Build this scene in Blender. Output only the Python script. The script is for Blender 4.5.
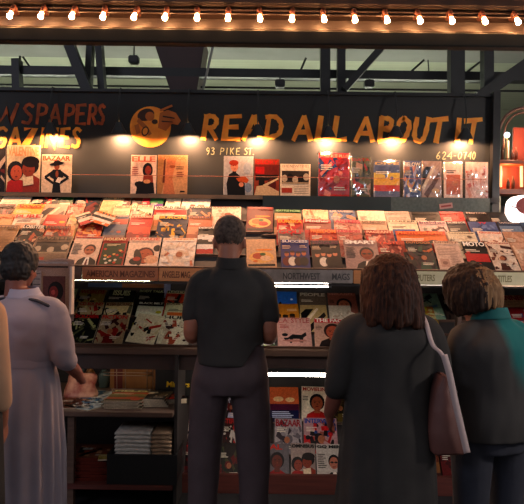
import bpy, bmesh, math, random
from mathutils import Vector, Matrix, noise
R = math.radians
scene = bpy.context.scene
COL = scene.collection
for o in list(bpy.data.objects): bpy.data.objects.remove(o)

# ------------------------------------------------------------ camera, world, exposure
F = 655.0
ROLL = R(0.75)
CAMZ = 1.60
cd = bpy.data.cameras.new('camera'); cam = bpy.data.objects.new('camera', cd); COL.objects.link(cam)
cd.sensor_fit = 'HORIZONTAL'; cd.sensor_width = 36.0; cd.lens = F*36.0/524.0
cam.location = (0, 0, CAMZ); cam.rotation_euler = (R(90), 0, 0)
cam.rotation_euler = (Matrix.Rotation(R(90), 3, 'X') @ Matrix.Rotation(ROLL, 3, 'Z')).to_euler()
scene.camera = cam
scene.view_settings.view_transform = 'Standard'
scene.view_settings.look = 'None'
scene.view_settings.exposure = 0.45
scene.view_settings.gamma = 1.0
W = bpy.data.worlds.new('night_sky'); scene.world = W; W.use_nodes = True
W.node_tree.nodes['Background'].inputs[0].default_value = (0.66, 0.62, 0.66, 1)
W.node_tree.nodes['Background'].inputs[1].default_value = 0.235

def P(px, py, d):
    "world point seen at pixel px,py at depth d"
    dx, dy = px-262, py-252
    c, s = math.cos(ROLL), math.sin(ROLL)
    wx = dx*c + dy*s; wz = dy*c - dx*s
    return Vector((wx*d/F, d, CAMZ - wz*d/F))

def area_light(name, loc, rot, sx, sy, power, color):
    l = bpy.data.lights.new(name, 'AREA'); l.shape = 'RECTANGLE'; l.size = sx; l.size_y = sy
    l.energy = power; l.color = color
    o = bpy.data.objects.new(name, l); COL.objects.link(o); o.location = loc; o.rotation_euler = rot
    return o
# unseen area light added behind and above the camera, as assumed street lighting
area_light('assumed_street_light', (-5.5, -3.5, 4.6), (R(58), 0, R(-50)), 2.5, 1.2, 70, (0.80, 0.80, 1.0))

# ------------------------------------------------------------ materials
def lin(c):
    if isinstance(c, str):
        c = c.lstrip('#'); c = tuple(int(c[i:i+2], 16)/255 for i in (0, 2, 4))
    return tuple((v/12.92 if v <= 0.04045 else ((v+0.055)/1.055)**2.4) for v in c[:3])
MATS = {}
def mat(name, col, rough=0.6, metal=0.0, nscale=0, namt=0.0, bump=0.0, spec=0.5, sheen=0.0, stretch=(1,1,1), col2=None):
    if name in MATS: return MATS[name]
    m = bpy.data.materials.new(name); m.use_nodes = True; nt = m.node_tree; b = nt.nodes['Principled BSDF']
    c = lin(col); b.inputs['Base Color'].default_value = (*c, 1)
    b.inputs['Roughness'].default_value = rough; b.inputs['Metallic'].default_value = metal
    b.inputs['Specular IOR Level'].default_value = spec
    if sheen: b.inputs['Sheen Weight'].default_value = sheen
    if nscale:
        tc = nt.nodes.new('ShaderNodeTexCoord'); mp = nt.nodes.new('ShaderNodeMapping'); mp.inputs['Scale'].default_value = stretch
        n = nt.nodes.new('ShaderNodeTexNoise'); n.inputs['Scale'].default_value = nscale; n.inputs['Detail'].default_value = 5
        nt.links.new(tc.outputs['Object'], mp.inputs[0]); nt.links.new(mp.outputs[0], n.inputs['Vector'])
        r = nt.nodes.new('ShaderNodeValToRGB')
        r.color_ramp.elements[0].position = 0.3; r.color_ramp.elements[1].position = 0.7
        d = lin(col2) if col2 else tuple(v*(1-namt) for v in c)
        r.color_ramp.elements[0].color = (*d, 1); r.color_ramp.elements[1].color = (*c, 1)
        nt.links.new(n.outputs[0], r.inputs[0]); nt.links.new(r.outputs[0], b.inputs['Base Color'])
        if bump:
            bp = nt.nodes.new('ShaderNodeBump'); bp.inputs['Strength'].default_value = bump; bp.inputs['Distance'].default_value = 0.01
            nt.links.new(n.outputs[0], bp.inputs['Height']); nt.links.new(bp.outputs[0], b.inputs['Normal'])
    MATS[name] = m; return m
def emis(name, col, strength):
    m = bpy.data.materials.new(name); m.use_nodes = True; nt = m.node_tree; b = nt.nodes['Principled BSDF']
    b.inputs['Base Color'].default_value = (0.8, 0.8, 0.8, 1)
    b.inputs['Emission Color'].default_value = (*col, 1); b.inputs['Emission Strength'].default_value = strength
    MATS[name] = m; return m
def paper_mat():
    m = bpy.data.materials.new('printed_paper'); m.use_nodes = True; nt = m.node_tree; b = nt.nodes['Principled BSDF']
    a = nt.nodes.new('ShaderNodeAttribute'); a.attribute_name = 'print'
    n = nt.nodes.new('ShaderNodeTexNoise'); n.inputs['Scale'].default_value = 75; n.inputs['Detail'].default_value = 3
    tc = nt.nodes.new('ShaderNodeTexCoord'); nt.links.new(tc.outputs['Object'], n.inputs['Vector'])
    mr = nt.nodes.new('ShaderNodeMapRange'); mr.inputs['From Min'].default_value = 0.3; mr.inputs['From Max'].default_value = 0.7; mr.inputs['To Min'].default_value = 0.74; mr.inputs['To Max'].default_value = 1.14
    mx = nt.nodes.new('ShaderNodeMix'); mx.data_type = 'RGBA'; mx.blend_type = 'MULTIPLY'; mx.inputs['Factor'].default_value = 1
    nt.links.new(n.outputs[0], mr.inputs['Value']); gm = nt.nodes.new('ShaderNodeGamma'); gm.inputs[1].default_value = 1.6; nt.links.new(a.outputs['Color'], gm.inputs[0]); nt.links.new(gm.outputs[0], mx.inputs['A']); nt.links.new(mr.outputs[0], mx.inputs['B'])
    nt.links.new(mx.outputs['Result'], b.inputs['Base Color']); b.inputs['Roughness'].default_value = 0.5; b.inputs['Specular IOR Level'].default_value = 0.2
    return m
PAPER = paper_mat()
BLACKBOARD = mat('sign_paint', '#222524', 0.6, nscale=6, namt=0.25)
ORANGE = mat('orange_lettering', '#ffab38', 0.6, nscale=14, col2='#f08a26')
ORANGED = mat('faded_orange_lettering', '#c8622c', 0.7, nscale=14, col2='#7d3a1c')
CREAMP = mat('pale_green_lettering', '#8a8a66', 0.7)
DARKMETAL = mat('dark_metal', '#1f2323', 0.5, 0.0, nscale=9, namt=0.3)
BLACKM = mat('black_enamel', '#1c1c1c', 0.4)
WOODD = mat('dark_shelf_wood', '#6e5242', 0.55, nscale=7, namt=0.45, stretch=(0.4, 6, 6))
WOODR = mat('red_brown_board', '#6b3126', 0.6, nscale=8, namt=0.4, stretch=(0.4, 5, 5))
DARKGREEN = mat('dark_green_board', '#3c443e', 0.6, nscale=5, namt=0.3)
GREYGREEN = mat('grey_green_board', '#6d7266', 0.6, nscale=60, namt=0.35)
ORWOOD = mat('orange_label_wood', '#e09458', 0.5, nscale=10, namt=0.3, stretch=(0.5, 5, 5))
GREYLAB = mat('grey_label_metal', '#a89c92', 0.4, 0.1, nscale=20, namt=0.4)
CREAMLAB = mat('cream_label_plastic', '#e8dcb0', 0.25, 0.0, nscale=8, namt=0.2)
BACKB = mat('rack_back_board', '#3a3431', 0.7, nscale=6, namt=0.3)
CARD = mat('brown_cardboard', '#a8703c', 0.8, nscale=12, namt=0.3)
BRASS = mat('warm_brass', '#c98a4a', 0.3, 0.8)
CEIL = mat('market_ceiling_boards', '#b9bda6', 0.8, nscale=3, namt=0.15, stretch=(0.3, 6, 1))
GREYF = mat('grey_ceiling_panel', '#8e8e88', 0.8, nscale=3, namt=0.15)

# ------------------------------------------------------------ object helpers
def link(name, me, m=None, parent=None):
    o = bpy.data.objects.new(name, me); COL.objects.link(o)
    if m is not None and me is not None:
        if isinstance(m, (list, tuple)):
            for q in m: me.materials.append(q)
        else: me.materials.append(m)
    if parent is not None: o.parent = parent
    return o
def tag(o, label, cat, group=None, kind=None):
    o['label'] = label; o['category'] = cat
    if group: o['group'] = group
    if kind: o['kind'] = kind
    return o
def empty(name, loc=(0, 0, 0), rz=0.0):
    o = bpy.data.objects.new(name, None); COL.objects.link(o); o.location = loc; o.rotation_euler = (0, 0, rz); o.empty_display_size = 0.1
    return o
def bm_obj(name, bm, m, parent=None, smooth=False):
    bmesh.ops.recalc_face_normals(bm, faces=bm.faces)
    me = bpy.data.meshes.new(name); bm.to_mesh(me); bm.free()
    if smooth:
        for p in me.polygons: p.use_smooth = True
    return link(name, me, m, parent)
def box(bm, a, b, M=None):
    x0, y0, z0 = a; x1, y1, z1 = b
    vs = [bm.verts.new(v) for v in ((x0,y0,z0),(x1,y0,z0),(x1,y1,z0),(x0,y1,z0),(x0,y0,z1),(x1,y0,z1),(x1,y1,z1),(x0,y1,z1))]
    if M:
        for v in vs: v.co = M @ v.co
    for f in ((0,3,2,1),(4,5,6,7),(0,1,5,4),(1,2,6,5),(2,3,7,6),(3,0,4,7)): bm.faces.new([vs[i] for i in f])
def bbox(name, a, b, m, parent=None, bev=0.0):
    bm = bmesh.new(); box(bm, a, b)
    if bev: bmesh.ops.bevel(bm, geom=list(bm.edges), offset=bev, segments=2, affect='EDGES')
    return bm_obj(name, bm, m, parent)
def frame_of(t):
    t = t.normalized(); u = Vector((0, 0, 1)) if abs(t.z) < 0.9 else Vector((0, 1, 0))
    a = t.cross(u).normalized(); b = a.cross(t).normalized(); return a, b
def tube(bm, pts, rad, n=12, cap=True, flat=1.0, up=None):
    pts = [Vector(p) for p in pts]
    if not isinstance(rad, (list, tuple)): rad = [rad]*len(pts)
    rings = []; N = len(pts); pa = None
    for i, p in enumerate(pts):
        t = (pts[min(i+1, N-1)] - pts[max(i-1, 0)]).normalized()
        if up is not None:
            a = t.cross(Vector(up)).normalized(); b = a.cross(t).normalized()
        elif pa is None: a, b = frame_of(t)
        else:
            a = (pa - t*pa.dot(t)).normalized(); b = t.cross(a)*-1
        pa = a
        rings.append([bm.verts.new(p + a*math.cos(2*math.pi*k/n)*rad[i] + b*math.sin(2*math.pi*k/n)*rad[i]*flat) for k in range(n)])
    for i in range(N-1):
        for k in range(n):
            bm.faces.new([rings[i][k], rings[i][(k+1) % n], rings[i+1][(k+1) % n], rings[i+1][k]])
    if cap:
        bm.faces.new(rings[0][::-1]); bm.faces.new(rings[-1])
def catmull(pts, per=5):
    P_ = [pts[0]]+list(pts)+[pts[-1]]; out = []
    for i in range(1, len(P_)-2):
        a, b, c, d = P_[i-1], P_[i], P_[i+1], P_[i+2]
        for k in range(per):
            t = k/per
            out.append([0.5*((2*b[j])+(-a[j]+c[j])*t+(2*a[j]-5*b[j]+4*c[j]-d[j])*t*t+(-a[j]+3*b[j]-3*c[j]+d[j])*t**3) for j in range(len(b))])
    out.append(list(pts[-1])); return out
def limb(bm, pr, n=14, flat=1.0, up=None, per=4):
    "pr: list of (x,y,z,r); rounded ends"
    q = catmull([list(p) for p in pr], per)
    a, b = Vector(q[0][:3]), Vector(q[1][:3]); t = (a-b).normalized(); r = q[0][3]
    e0 = [[*(a+t*r*k), r*math.sqrt(max(0.02, 1-k*k))] for k in (0.97, 0.75, 0.4)]
    a, b = Vector(q[-1][:3]), Vector(q[-2][:3]); t = (a-b).normalized(); r = q[-1][3]
    e1 = [[*(a+t*r*k), r*math.sqrt(max(0.02, 1-k*k))] for k in (0.4, 0.75, 0.97)]
    q = e0+q+e1
    tube(bm, [p[:3] for p in q], [p[3] for p in q], n, True, flat, up)
def ell(bm, c, r, seg=18, ring=12, M=None):
    T = Matrix.Translation(c) @ (M or Matrix.Identity(4)) @ Matrix.Diagonal((*r, 1))
    bmesh.ops.create_uvsphere(bm, u_segments=seg, v_segments=ring, radius=1, matrix=T)
def rings(bm, data, n=40, ripple=None, closed=True, yaw=0.0, expo=2.3, per=4):
    "data: list of (z, cx, cy, rx, ry) stacked, smooth"
    q = catmull([list(d) for d in data], per); R_ = []
    for (z, cx, cy, rx, ry) in q:
        ring = []
        for k in range(n):
            t = 2*math.pi*k/n; c, s = math.cos(t), math.sin(t)
            x = math.copysign(abs(c)**(2/expo), c)*rx; y = math.copysign(abs(s)**(2/expo), s)*ry
            f = 1 + (ripple(z, t) if ripple else 0)
            ring.append(bm.verts.new((cx+x*f, cy+y*f, z)))
        R_.append(ring)
    for i in range(len(R_)-1):
        for k in range(n):
            bm.faces.new([R_[i][k], R_[i][(k+1) % n], R_[i+1][(k+1) % n], R_[i+1][k]])
    if closed:
        bm.faces.new(R_[0][::-1]); bm.faces.new(R_[-1])
def remeshed(name, bm, m, parent, vox=0.009, smooth=4, disp=None):
    "one continuous surface out of overlapping volumes"
    bmesh.ops.recalc_face_normals(bm, faces=bm.faces)
    me = bpy.data.meshes.new(name); bm.to_mesh(me); bm.free()
    t = bpy.data.objects.new(name, me); COL.objects.link(t)
    r = t.modifiers.new('r', 'REMESH'); r.mode = 'VOXEL'; r.voxel_size = vox; r.use_smooth_shade = True
    s = t.modifiers.new('s', 'SMOOTH'); s.iterations = smooth; s.factor = 0.5
    bpy.context.view_layer.update()
    dg = bpy.context.evaluated_depsgraph_get()
    m2 = bpy.data.meshes.new_from_object(t.evaluated_get(dg)); bpy.data.objects.remove(t); bpy.data.meshes.remove(me)
    m2.name = name
    if disp:
        nv = [v.normal.copy() for v in m2.vertices]
        for v, nn in zip(m2.vertices, nv): v.co = v.co + nn*disp(v.co)
    for p in m2.polygons: p.use_smooth = True
    m2.materials.clear()
    return link(name, m2, m, parent)

# ------------------------------------------------------------ flat print builder
class Flat:
    "layers of coloured flat shapes in a local XY plane, printed on a page"
    def __init__(s): s.v = []; s.f = []; s.c = []; s.n = 0
    def poly(s, pts, col, z=None):
        s.n += 1; z = min(0.0001*s.n, 0.0055) if z is None else z
        b = len(s.v); s.v += [(x, y, z) for x, y in pts]; s.f.append(tuple(range(b, b+len(pts)))); s.c.append(lin(col))
    def rect(s, x0, y0, x1, y1, col): s.poly([(x0,y0),(x1,y0),(x1,y1),(x0,y1)], col)
    def ell(s, cx, cy, rx, ry, col, n=16, a=0.0, t0=0, t1=360):
        pts = []
        for k in range(n):
            t = R(t0+(t1-t0)*k/(n if t1-t0 == 360 else n-1)); x, y = math.cos(t)*rx, math.sin(t)*ry
            pts.append((cx+x*math.cos(a)-y*math.sin(a), cy+x*math.sin(a)+y*math.cos(a)))
        s.poly(pts, col)
    def build(s, name, parent, clip=None):
        me = bpy.data.meshes.new(name)
        v = s.v
        if clip:
            w, h = clip; v = [(min(max(x, -w/2), w/2), min(max(y, 0), h), z) for x, y, z in v]
        me.from_pydata(v, [], s.f); me.update()
        a = me.color_attributes.new('print', 'FLOAT_COLOR', 'CORNER'); i = 0
        for p, c in zip(me.polygons, s.c):
            for _ in range(p.loop_total): a.data[i].color = (*c, 1); i += 1
        return link(name, me, PAPER, parent)
TXT = {}
def text_mesh(txt, bold=0.0, shear=0.0):
    key = (txt, bold, shear)
    if key in TXT: return TXT[key]
    c = bpy.data.curves.new('t', 'FONT'); c.body = txt; c.size = 1; c.offset = bold; c.shear = shear; c.space_character = 0.95; c.resolution_u = 2
    o = bpy.data.objects.new('t', c); COL.objects.link(o); bpy.context.view_layer.update()
    me = bpy.data.meshes.new_from_object(o.evaluated_get(bpy.context.evaluated_depsgraph_get()))
    vs = [v.co.copy() for v in me.vertices]; fs = [tuple(p.vertices) for p in me.polygons]
    bpy.data.objects.remove(o); bpy.data.curves.remove(c); bpy.data.meshes.remove(me)
    x0 = min(v.x for v in vs); x1 = max(v.x for v in vs); y0 = min(v.y for v in vs); y1 = max(v.y for v in vs)
    TXT[key] = ([((v.x-x0)/(x1-x0), (v.y-y0)/(y1-y0)) for v in vs], fs); return TXT[key]
def text_part(name, txt, x0, y0, x1, y1, z, col, parent, bold=0.02, shear=0.0, m=None):
    vs, fs = text_mesh(txt, bold, shear)
    me = bpy.data.meshes.new(name); me.from_pydata([(x0+(x1-x0)*u, y0+(y1-y0)*v, z) for u, v in vs], [], fs); me.update()
    if m is None:
        a = me.color_attributes.new('print', 'FLOAT_COLOR', 'CORNER'); c = lin(col)
        for d in a.data: d.color = (*c, 1)
        m = PAPER
    return link(name, me, m, parent)

SKINS = ['#c98d6b', '#b9764f', '#d9a583', '#8a5236']
def art(f, kind, w, h, c, rng):
    X = lambda u: -w/2+u*w
    Y = lambda v: v*h
    def r(a, b, cc, d, col): f.rect(X(a), Y(b), X(cc), Y(d), col)
    def e(a, b, rx, ry, col, ang=0.0, **k): f.ell(X(a), Y(b), rx*w, ry*w, col, a=ang, **k)
    def p(pts, col): f.poly([(X(a), Y(b)) for a, b in pts], col)
    def blurb(a, b, n, col, wd=0.28):
        for i in range(n): r(a, b-i*0.05, a+wd*rng.uniform(0.6, 1), b-i*0.05+0.022, col)
    sk = c[1] if len(c) > 1 else rng.choice(SKINS); dk = c[2] if len(c) > 2 else '#2a1a14'; sh = c[3] if len(c) > 3 else '#3a3034'
    if kind == 'face':
        p([(0.12,0),(0.2,0.2),(0.42,0.3),(0.68,0.3),(0.9,0.2),(0.98,0)], sh)
        p([(0.44,0.24),(0.66,0.24),(0.64,0.42),(0.46,0.42)], sk); e(0.55,0.56,0.27,0.33,dk); e(0.55,0.52,0.2,0.27,sk)
        for q in (0.47, 0.63): e(q,0.54,0.03,0.015,'#20140f'); r(q-0.05,0.575,q+0.05,0.59,dk)
        e(0.55,0.43,0.06,0.02,'#9a2a22'); p([(0.54,0.52),(0.57,0.52),(0.59,0.47),(0.53,0.47)], '#a0643f')
        blurb(0.04, 0.7, 3, dk, 0.22)
    elif kind == 'man':
        p([(0.3,0),(0.36,0.16),(0.52,0.26),(0.78,0.26),(0.98,0.14),(1,0)], sh)
        p([(0.55,0),(0.6,0.26),(0.72,0.26),(0.76,0)], '#efe6da'); p([(0.64,0.2),(0.68,0.2),(0.7,0),(0.62,0)], '#8a2a22')
        e(0.65,0.55,0.21,0.27,dk); e(0.65,0.5,0.17,0.24,sk); r(0.5,0.51,0.8,0.53,'#30221c')
        e(0.58,0.52,0.05,0.04,'#4a342a'); e(0.73,0.52,0.05,0.04,'#4a342a'); e(0.65,0.4,0.07,0.015,'#8a3a2e')
        blurb(0.05, 0.72, 8, '#6a625c', 0.32)
    elif kind == 'figure':
        p([(0.36,0),(0.42,0.4),(0.6,0.4),(0.66,0)], dk); p([(0.28,0.42),(0.38,0.62),(0.64,0.62),(0.74,0.42),(0.6,0.36),(0.42,0.36)], dk)
        p([(0.38,0.6),(0.1,0.44),(0.14,0.38),(0.4,0.5)], dk); p([(0.14,0.44),(0.1,0.38),(0.4,0.22),(0.44,0.28)], dk)
        p([(0.64,0.6),(0.92,0.44),(0.88,0.38),(0.62,0.5)], dk); p([(0.88,0.44),(0.92,0.38),(0.62,0.22),(0.58,0.28)], dk)
        e(0.51,0.7,0.09,0.11,sk); e(0.5,0.77,0.24,0.06,dk, 0.15); e(0.52,0.8,0.12,0.09,sh); e(0.52,0.5,0.05,0.12,sk)
        p([(0.48,0.3),(0.62,0.26),(0.68,0.4),(0.56,0.42)], '#f2e6d6')
    elif kind == 'duo':
        p([(0,0),(0.04,0.22),(0.2,0.3),(0.5,0.26),(0.52,0)], sh); p([(0.5,0),(0.5,0.32),(0.75,0.4),(1,0.3),(1,0)], '#b0563c')
        e(0.27,0.46,0.25,0.3,dk); e(0.3,0.42,0.17,0.23,sk); e(0.7,0.58,0.27,0.27,dk); e(0.66,0.5,0.19,0.23,'#a85c3e'); e(0.72,0.66,0.26,0.17,'#3a2018')
        for a in (0.25, 0.36, 0.58, 0.7): e(a,0.46,0.025,0.012,'#20140f')
        p([(0.52,0.14),(0.82,0.18),(0.8,0.36),(0.5,0.32)], '#ecdcc0'); e(0.3,0.34,0.05,0.015,'#8a2a22')
    elif kind == 'seated':
        e(0.66,0.62,0.2,0.3,dk); e(0.68,0.62,0.12,0.18,sk); p([(0.45,0.1),(0.5,0.5),(0.86,0.5),(0.92,0.1)], sk)
        p([(0.2,0.0),(0.3,0.34),(0.9,0.3),(0.94,0.02)], sh); e(0.26,0.26,0.1,0.1,dk); p([(0.22,0.2),(0.5,0.36),(0.52,0.3),(0.3,0.1)], dk); blurb(0.05,0.68,5,'#b8604a')
        e(0.64,0.33,0.14,0.08,'#e0b088'); r(0.34,0.02,0.42,0.3,dk); e(0.7,0.58,0.05,0.03,'#b03026')
    elif kind == 'nude':
        p([(0,0),(0,0.95),(0.2,0.95),(0.3,0.5),(0.14,0)], '#c49a6c'); p([(0.2,0),(0.26,0.6),(0.34,0.95),(0.62,0.95),(0.5,0.4),(0.6,0)], sk)
        p([(0.17,0.3),(0.22,0.92),(0.27,0.92),(0.25,0.3)], dk); blurb(0.62,0.7,2,'#5a2c20'); r(0.76,0.06,0.92,0.1,'#2a1a14'); blurb(0.64,0.56,3,'#a06040')
        e(0.5,0.72,0.1,0.05,'#b87850'); e(0.45,0.45,0.08,0.02,'#c08a60')
    elif kind == 'turtleneck':
        p([(0.14,0),(0.1,0.3),(0.18,0.54),(0.36,0.62),(0.56,0.5),(0.72,0.3),(0.74,0)], dk); p([(0.3,0.52),(0.42,0.5),(0.42,0.68),(0.3,0.68)], dk)
        e(0.36,0.74,0.13,0.17,sk); e(0.34,0.84,0.16,0.1,'#b8542a'); p([(0.42,0.44),(0.72,0.5),(0.86,0.4),(0.8,0.32),(0.5,0.36)], '#c9743f')
        e(0.6,0.28,0.08,0.08,sk); e(0.8,0.7,0.14,0.2,'#b8bcc0'); e(0.84,0.2,0.12,0.16,'#9aa4b0'); e(0.33,0.76,0.02,0.01,'#20140f'); e(0.41,0.76,0.02,0.01,'#20140f'); e(0.38,0.68,0.04,0.012,'#9a2a22')
    elif kind == 'street':
        r(0,0.55,1,0.86,'#8f3b28'); p([(0.05,0.62),(0.4,0.6),(0.4,0.8),(0.05,0.8)], c[1]); r(0.05,0.42,0.95,0.58,'#3a2420'); e(0.3,0.35,0.12,0.3,'#241612'); e(0.7,0.3,0.18,0.26,'#7a2c20')
        p([(0,0),(0.1,0.26),(0.5,0.3),(1,0.12),(1,0)], '#d8c0a0'); p([(0.35,0.3),(0.95,0.5),(0.97,0.46),(0.4,0.24)], '#d9c6a6')
    elif kind == 'newsprint':
        r(0.05,0.38,0.95,0.8,'#5a5048'); 
        for i in range(5): e(0.14+i*0.18,0.56+0.05*math.sin(i*2),0.1,0.12,('#c9bba6','#2a2420')[i%2])
        r(0.05,0.38,0.95,0.44,'#b8a890'); r(0.05,0.1,0.4,0.26,'#c06048'); 
        for i in range(5): r(0.46,0.3-i*0.055,0.94,0.315-i*0.055,'#9a8c7c')
    elif kind == 'cars':
        r(0.06,0.3,0.94,0.6,c[1]); 
        for q, g in ((0.3,'#c8281e'),(0.66,'#d8d8d0')):
            p([(q-0.22,0.34),(q-0.24,0.44),(q-0.12,0.47),(q-0.06,0.56),(q+0.1,0.56),(q+0.17,0.46),(q+0.25,0.43),(q+0.24,0.34)], g); p([(q-0.08,0.47),(q-0.04,0.54),(q+0.08,0.54),(q+0.13,0.47)], '#1a1a20')
            for k in (-0.13, 0.13): e(q+k,0.35,0.055,0.055,'#101010')
        blurb(0.08, 0.22, 3, c[2] if len(c) > 2 else '#e0d8c8', 0.6)
    elif kind == 'bands':
        n = len(c)-1
        for i in range(n): r(0, 0.86*i/n, 1, 0.86*(i+1)/n, c[1+i])
        for i in range(4): e(rng.uniform(0.15,0.85), rng.uniform(0.1,0.75), rng.uniform(0.06,0.14), rng.uniform(0.05,0.1), rng.choice(c[1:]))
        blurb(0.08, 0.7, 2, '#f0e8d8', 0.6)
    elif kind == 'photo':
        r(0.12,0.1,0.88,0.66,c[1]); e(0.35,0.3,0.16,0.16,c[2]); e(0.6,0.42,0.2,0.14,c[3] if len(c) > 3 else '#3a2a24'); p([(0.12,0.1),(0.3,0.3),(0.55,0.18),(0.88,0.34),(0.88,0.1)], dk); blurb(0.14,0.76,2,'#4a4440',0.6)
    elif kind == 'text':
        r(0.1,0.08,0.44,0.36,c[1]); e(0.27,0.22,0.1,0.1,c[2] if len(c) > 2 else '#4a3a34')
        for i in range(11): r(0.08 if i < 5 else 0.52, 0.74-i*0.058, 0.92*rng.uniform(0.85,1), 0.755-i*0.058, c[2] if len(c) > 2 else '#5a524a')
    elif kind == 'sail':
        p([(0,0.3),(0.5,0.86),(0.2,0.86),(0,0.7)], c[1]); p([(0.1,0.2),(0.7,0.86),(0.62,0.9),(0,0.3)], '#e6d8c0'); p([(0.3,0),(0.95,0.6),(0.9,0.74),(0.1,0.1)], c[2]); e(0.7,0.2,0.2,0.12,'#e2c49c')
    elif kind == 'whale':
        r(0,0.0,1,0.3,'#c08a3a'); r(0,0.3,1,0.36,'#e8b04a'); p([(0,0.42),(0.2,0.5),(0.42,0.46),(0.5,0.62),(0.58,0.46),(0.66,0.4),(0.4,0.38),(0,0.36)], '#10182a'); e(0.84,0.7,0.04,0.04,'#f4f4f4'); e(0.3,0.2,0.08,0.1,'#5a3a24'); e(0.7,0.18,0.1,0.08,'#5a3a24')
    elif kind == 'dog':
        p([(0.3,0.3),(0.44,0.42),(0.7,0.4),(0.84,0.5),(0.86,0.38),(0.76,0.3),(0.74,0.14),(0.66,0.14),(0.64,0.26),(0.46,0.26),(0.42,0.12),(0.36,0.12),(0.36,0.26),(0.22,0.2),(0.18,0.3)], dk); e(0.22,0.4,0.09,0.07,dk); e(0.5,0.2,0.36,0.05,c[1]); blurb(0.08,0.74,3,c[3] if len(c)>3 else '#b04a4a')
    elif kind == 'group':
        for i in range(4):
            q = 0.2+i*0.2; e(q,0.24,0.15,0.24,(sh,'#e6ddd0',dk,'#26222a')[i]); e(q,0.48+0.03*(i%2),0.08,0.11,sk); e(q,0.55+0.03*(i%2),0.085,0.06,dk)
        blurb(0.05,0.78,3,c[4] if len(c)>4 else '#e0c8b0',0.3); blurb(0.66,0.78,2,'#e0c8b0',0.28)
    elif kind == 'food':
        e(0.5,0.36,0.42,0.3,'#e8c080'); e(0.4,0.4,0.2,0.16,c[1]); e(0.64,0.32,0.18,0.14,c[2]); e(0.55,0.46,0.1,0.08,'#5a7a2a'); e(0.3,0.22,0.08,0.06,'#e0903a'); e(0.6,0.62,0.3,0.05,'#e8a030'); r(0.05,0.04,0.95,0.12,'#2a1410')
    elif kind == 'bars':
        r(0,0,1,0.34,c[1]); r(0,0.34,1,0.52,c[2]); blurb(0.08,0.28,4,'#d8e0f0',0.75); e(0.3,0.66,0.18,0.1,c[3]); e(0.7,0.64,0.16,0.09,c[3])
    elif kind == 'xmas':
        r(0.06,0.04,0.94,0.8,'#2f5a30'); 
        for i in range(16): e(rng.uniform(0.12,0.88), rng.uniform(0.1,0.62), 0.06, 0.06, rng.choice(['#c02a20','#e8c080','#d85a30','#e8e0d0','#30602e']))
        blurb(0.2,0.74,2,'#e6d8b8',0.6)
    elif kind == 'bignose':
        e(0.56,0.36,0.3,0.4,'#6a2418'); e(0.58,0.34,0.24,0.34,sk); e(0.36,0.3,0.12,0.4,'#4a1a12', 0.2); e(0.78,0.22,0.22,0.2,'#e8c0a0'); e(0.92,0.62,0.12,0.16,dk); e(0.28,0.16,0.16,0.16,dk); e(0.34,0.24,0.12,0.1,'#c04a2a'); e(0.58,0.24,0.06,0.02,'#8a2018'); e(0.5,0.42,0.03,0.015,'#20100c'); e(0.66,0.42,0.03,0.015,'#20100c')
    elif kind == 'cap':
        r(0.58,0.34,0.8,0.66,'#b09a90'); e(0.4,0.3,0.2,0.28,dk); e(0.42,0.42,0.12,0.16,sk); e(0.4,0.56,0.2,0.13,'#f0e4d8'); e(0.4,0.62,0.1,0.06,'#c83a2c'); p([(0.86,1),(1,0.9),(1,1)], '#c8281e'); blurb(0.06,0.84,2,'#c08a7a',0.3); e(0.42,0.14,0.1,0.14,'#5a3a34')
    else:  # busy photograph
        for i in range(34):
            q, g, a_, col = rng.uniform(0.02,0.98), rng.uniform(0.03,0.86), rng.uniform(0,3), rng.choice(c)
            if i % 3 == 0: e(q, g, rng.uniform(0.05,0.16), rng.uniform(0.03,0.1), col, a_)
            else:
                l_, w2 = rng.uniform(0.06,0.24), rng.uniform(0.02,0.09); ca, sa = math.cos(a_), math.sin(a_)
                p([(q+l_*ca-w2*sa, g+l_*sa+w2*ca), (q-l_*ca-w2*sa, g-l_*sa+w2*ca), (q-l_*ca+w2*sa, g-l_*sa-w2*ca), (q+l_*ca+w2*sa*.4, g+l_*sa-w2*ca)], col)
        if rng.random() < 0.5: e(rng.uniform(.35,.65), .42, .13, .17, dk); q = rng.uniform(.4,.6); e(q, .40, .10, .13, '#c08a68'); p([(q-.2,0),(q-.14,.24),(q+.14,.24),(q+.2,0)], c[1])
        blurb(0.08, 0.72, 3, '#e8e0d0', 0.4); blurb(0.5, 0.2, 2, '#e8e0d0', 0.4)

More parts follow.
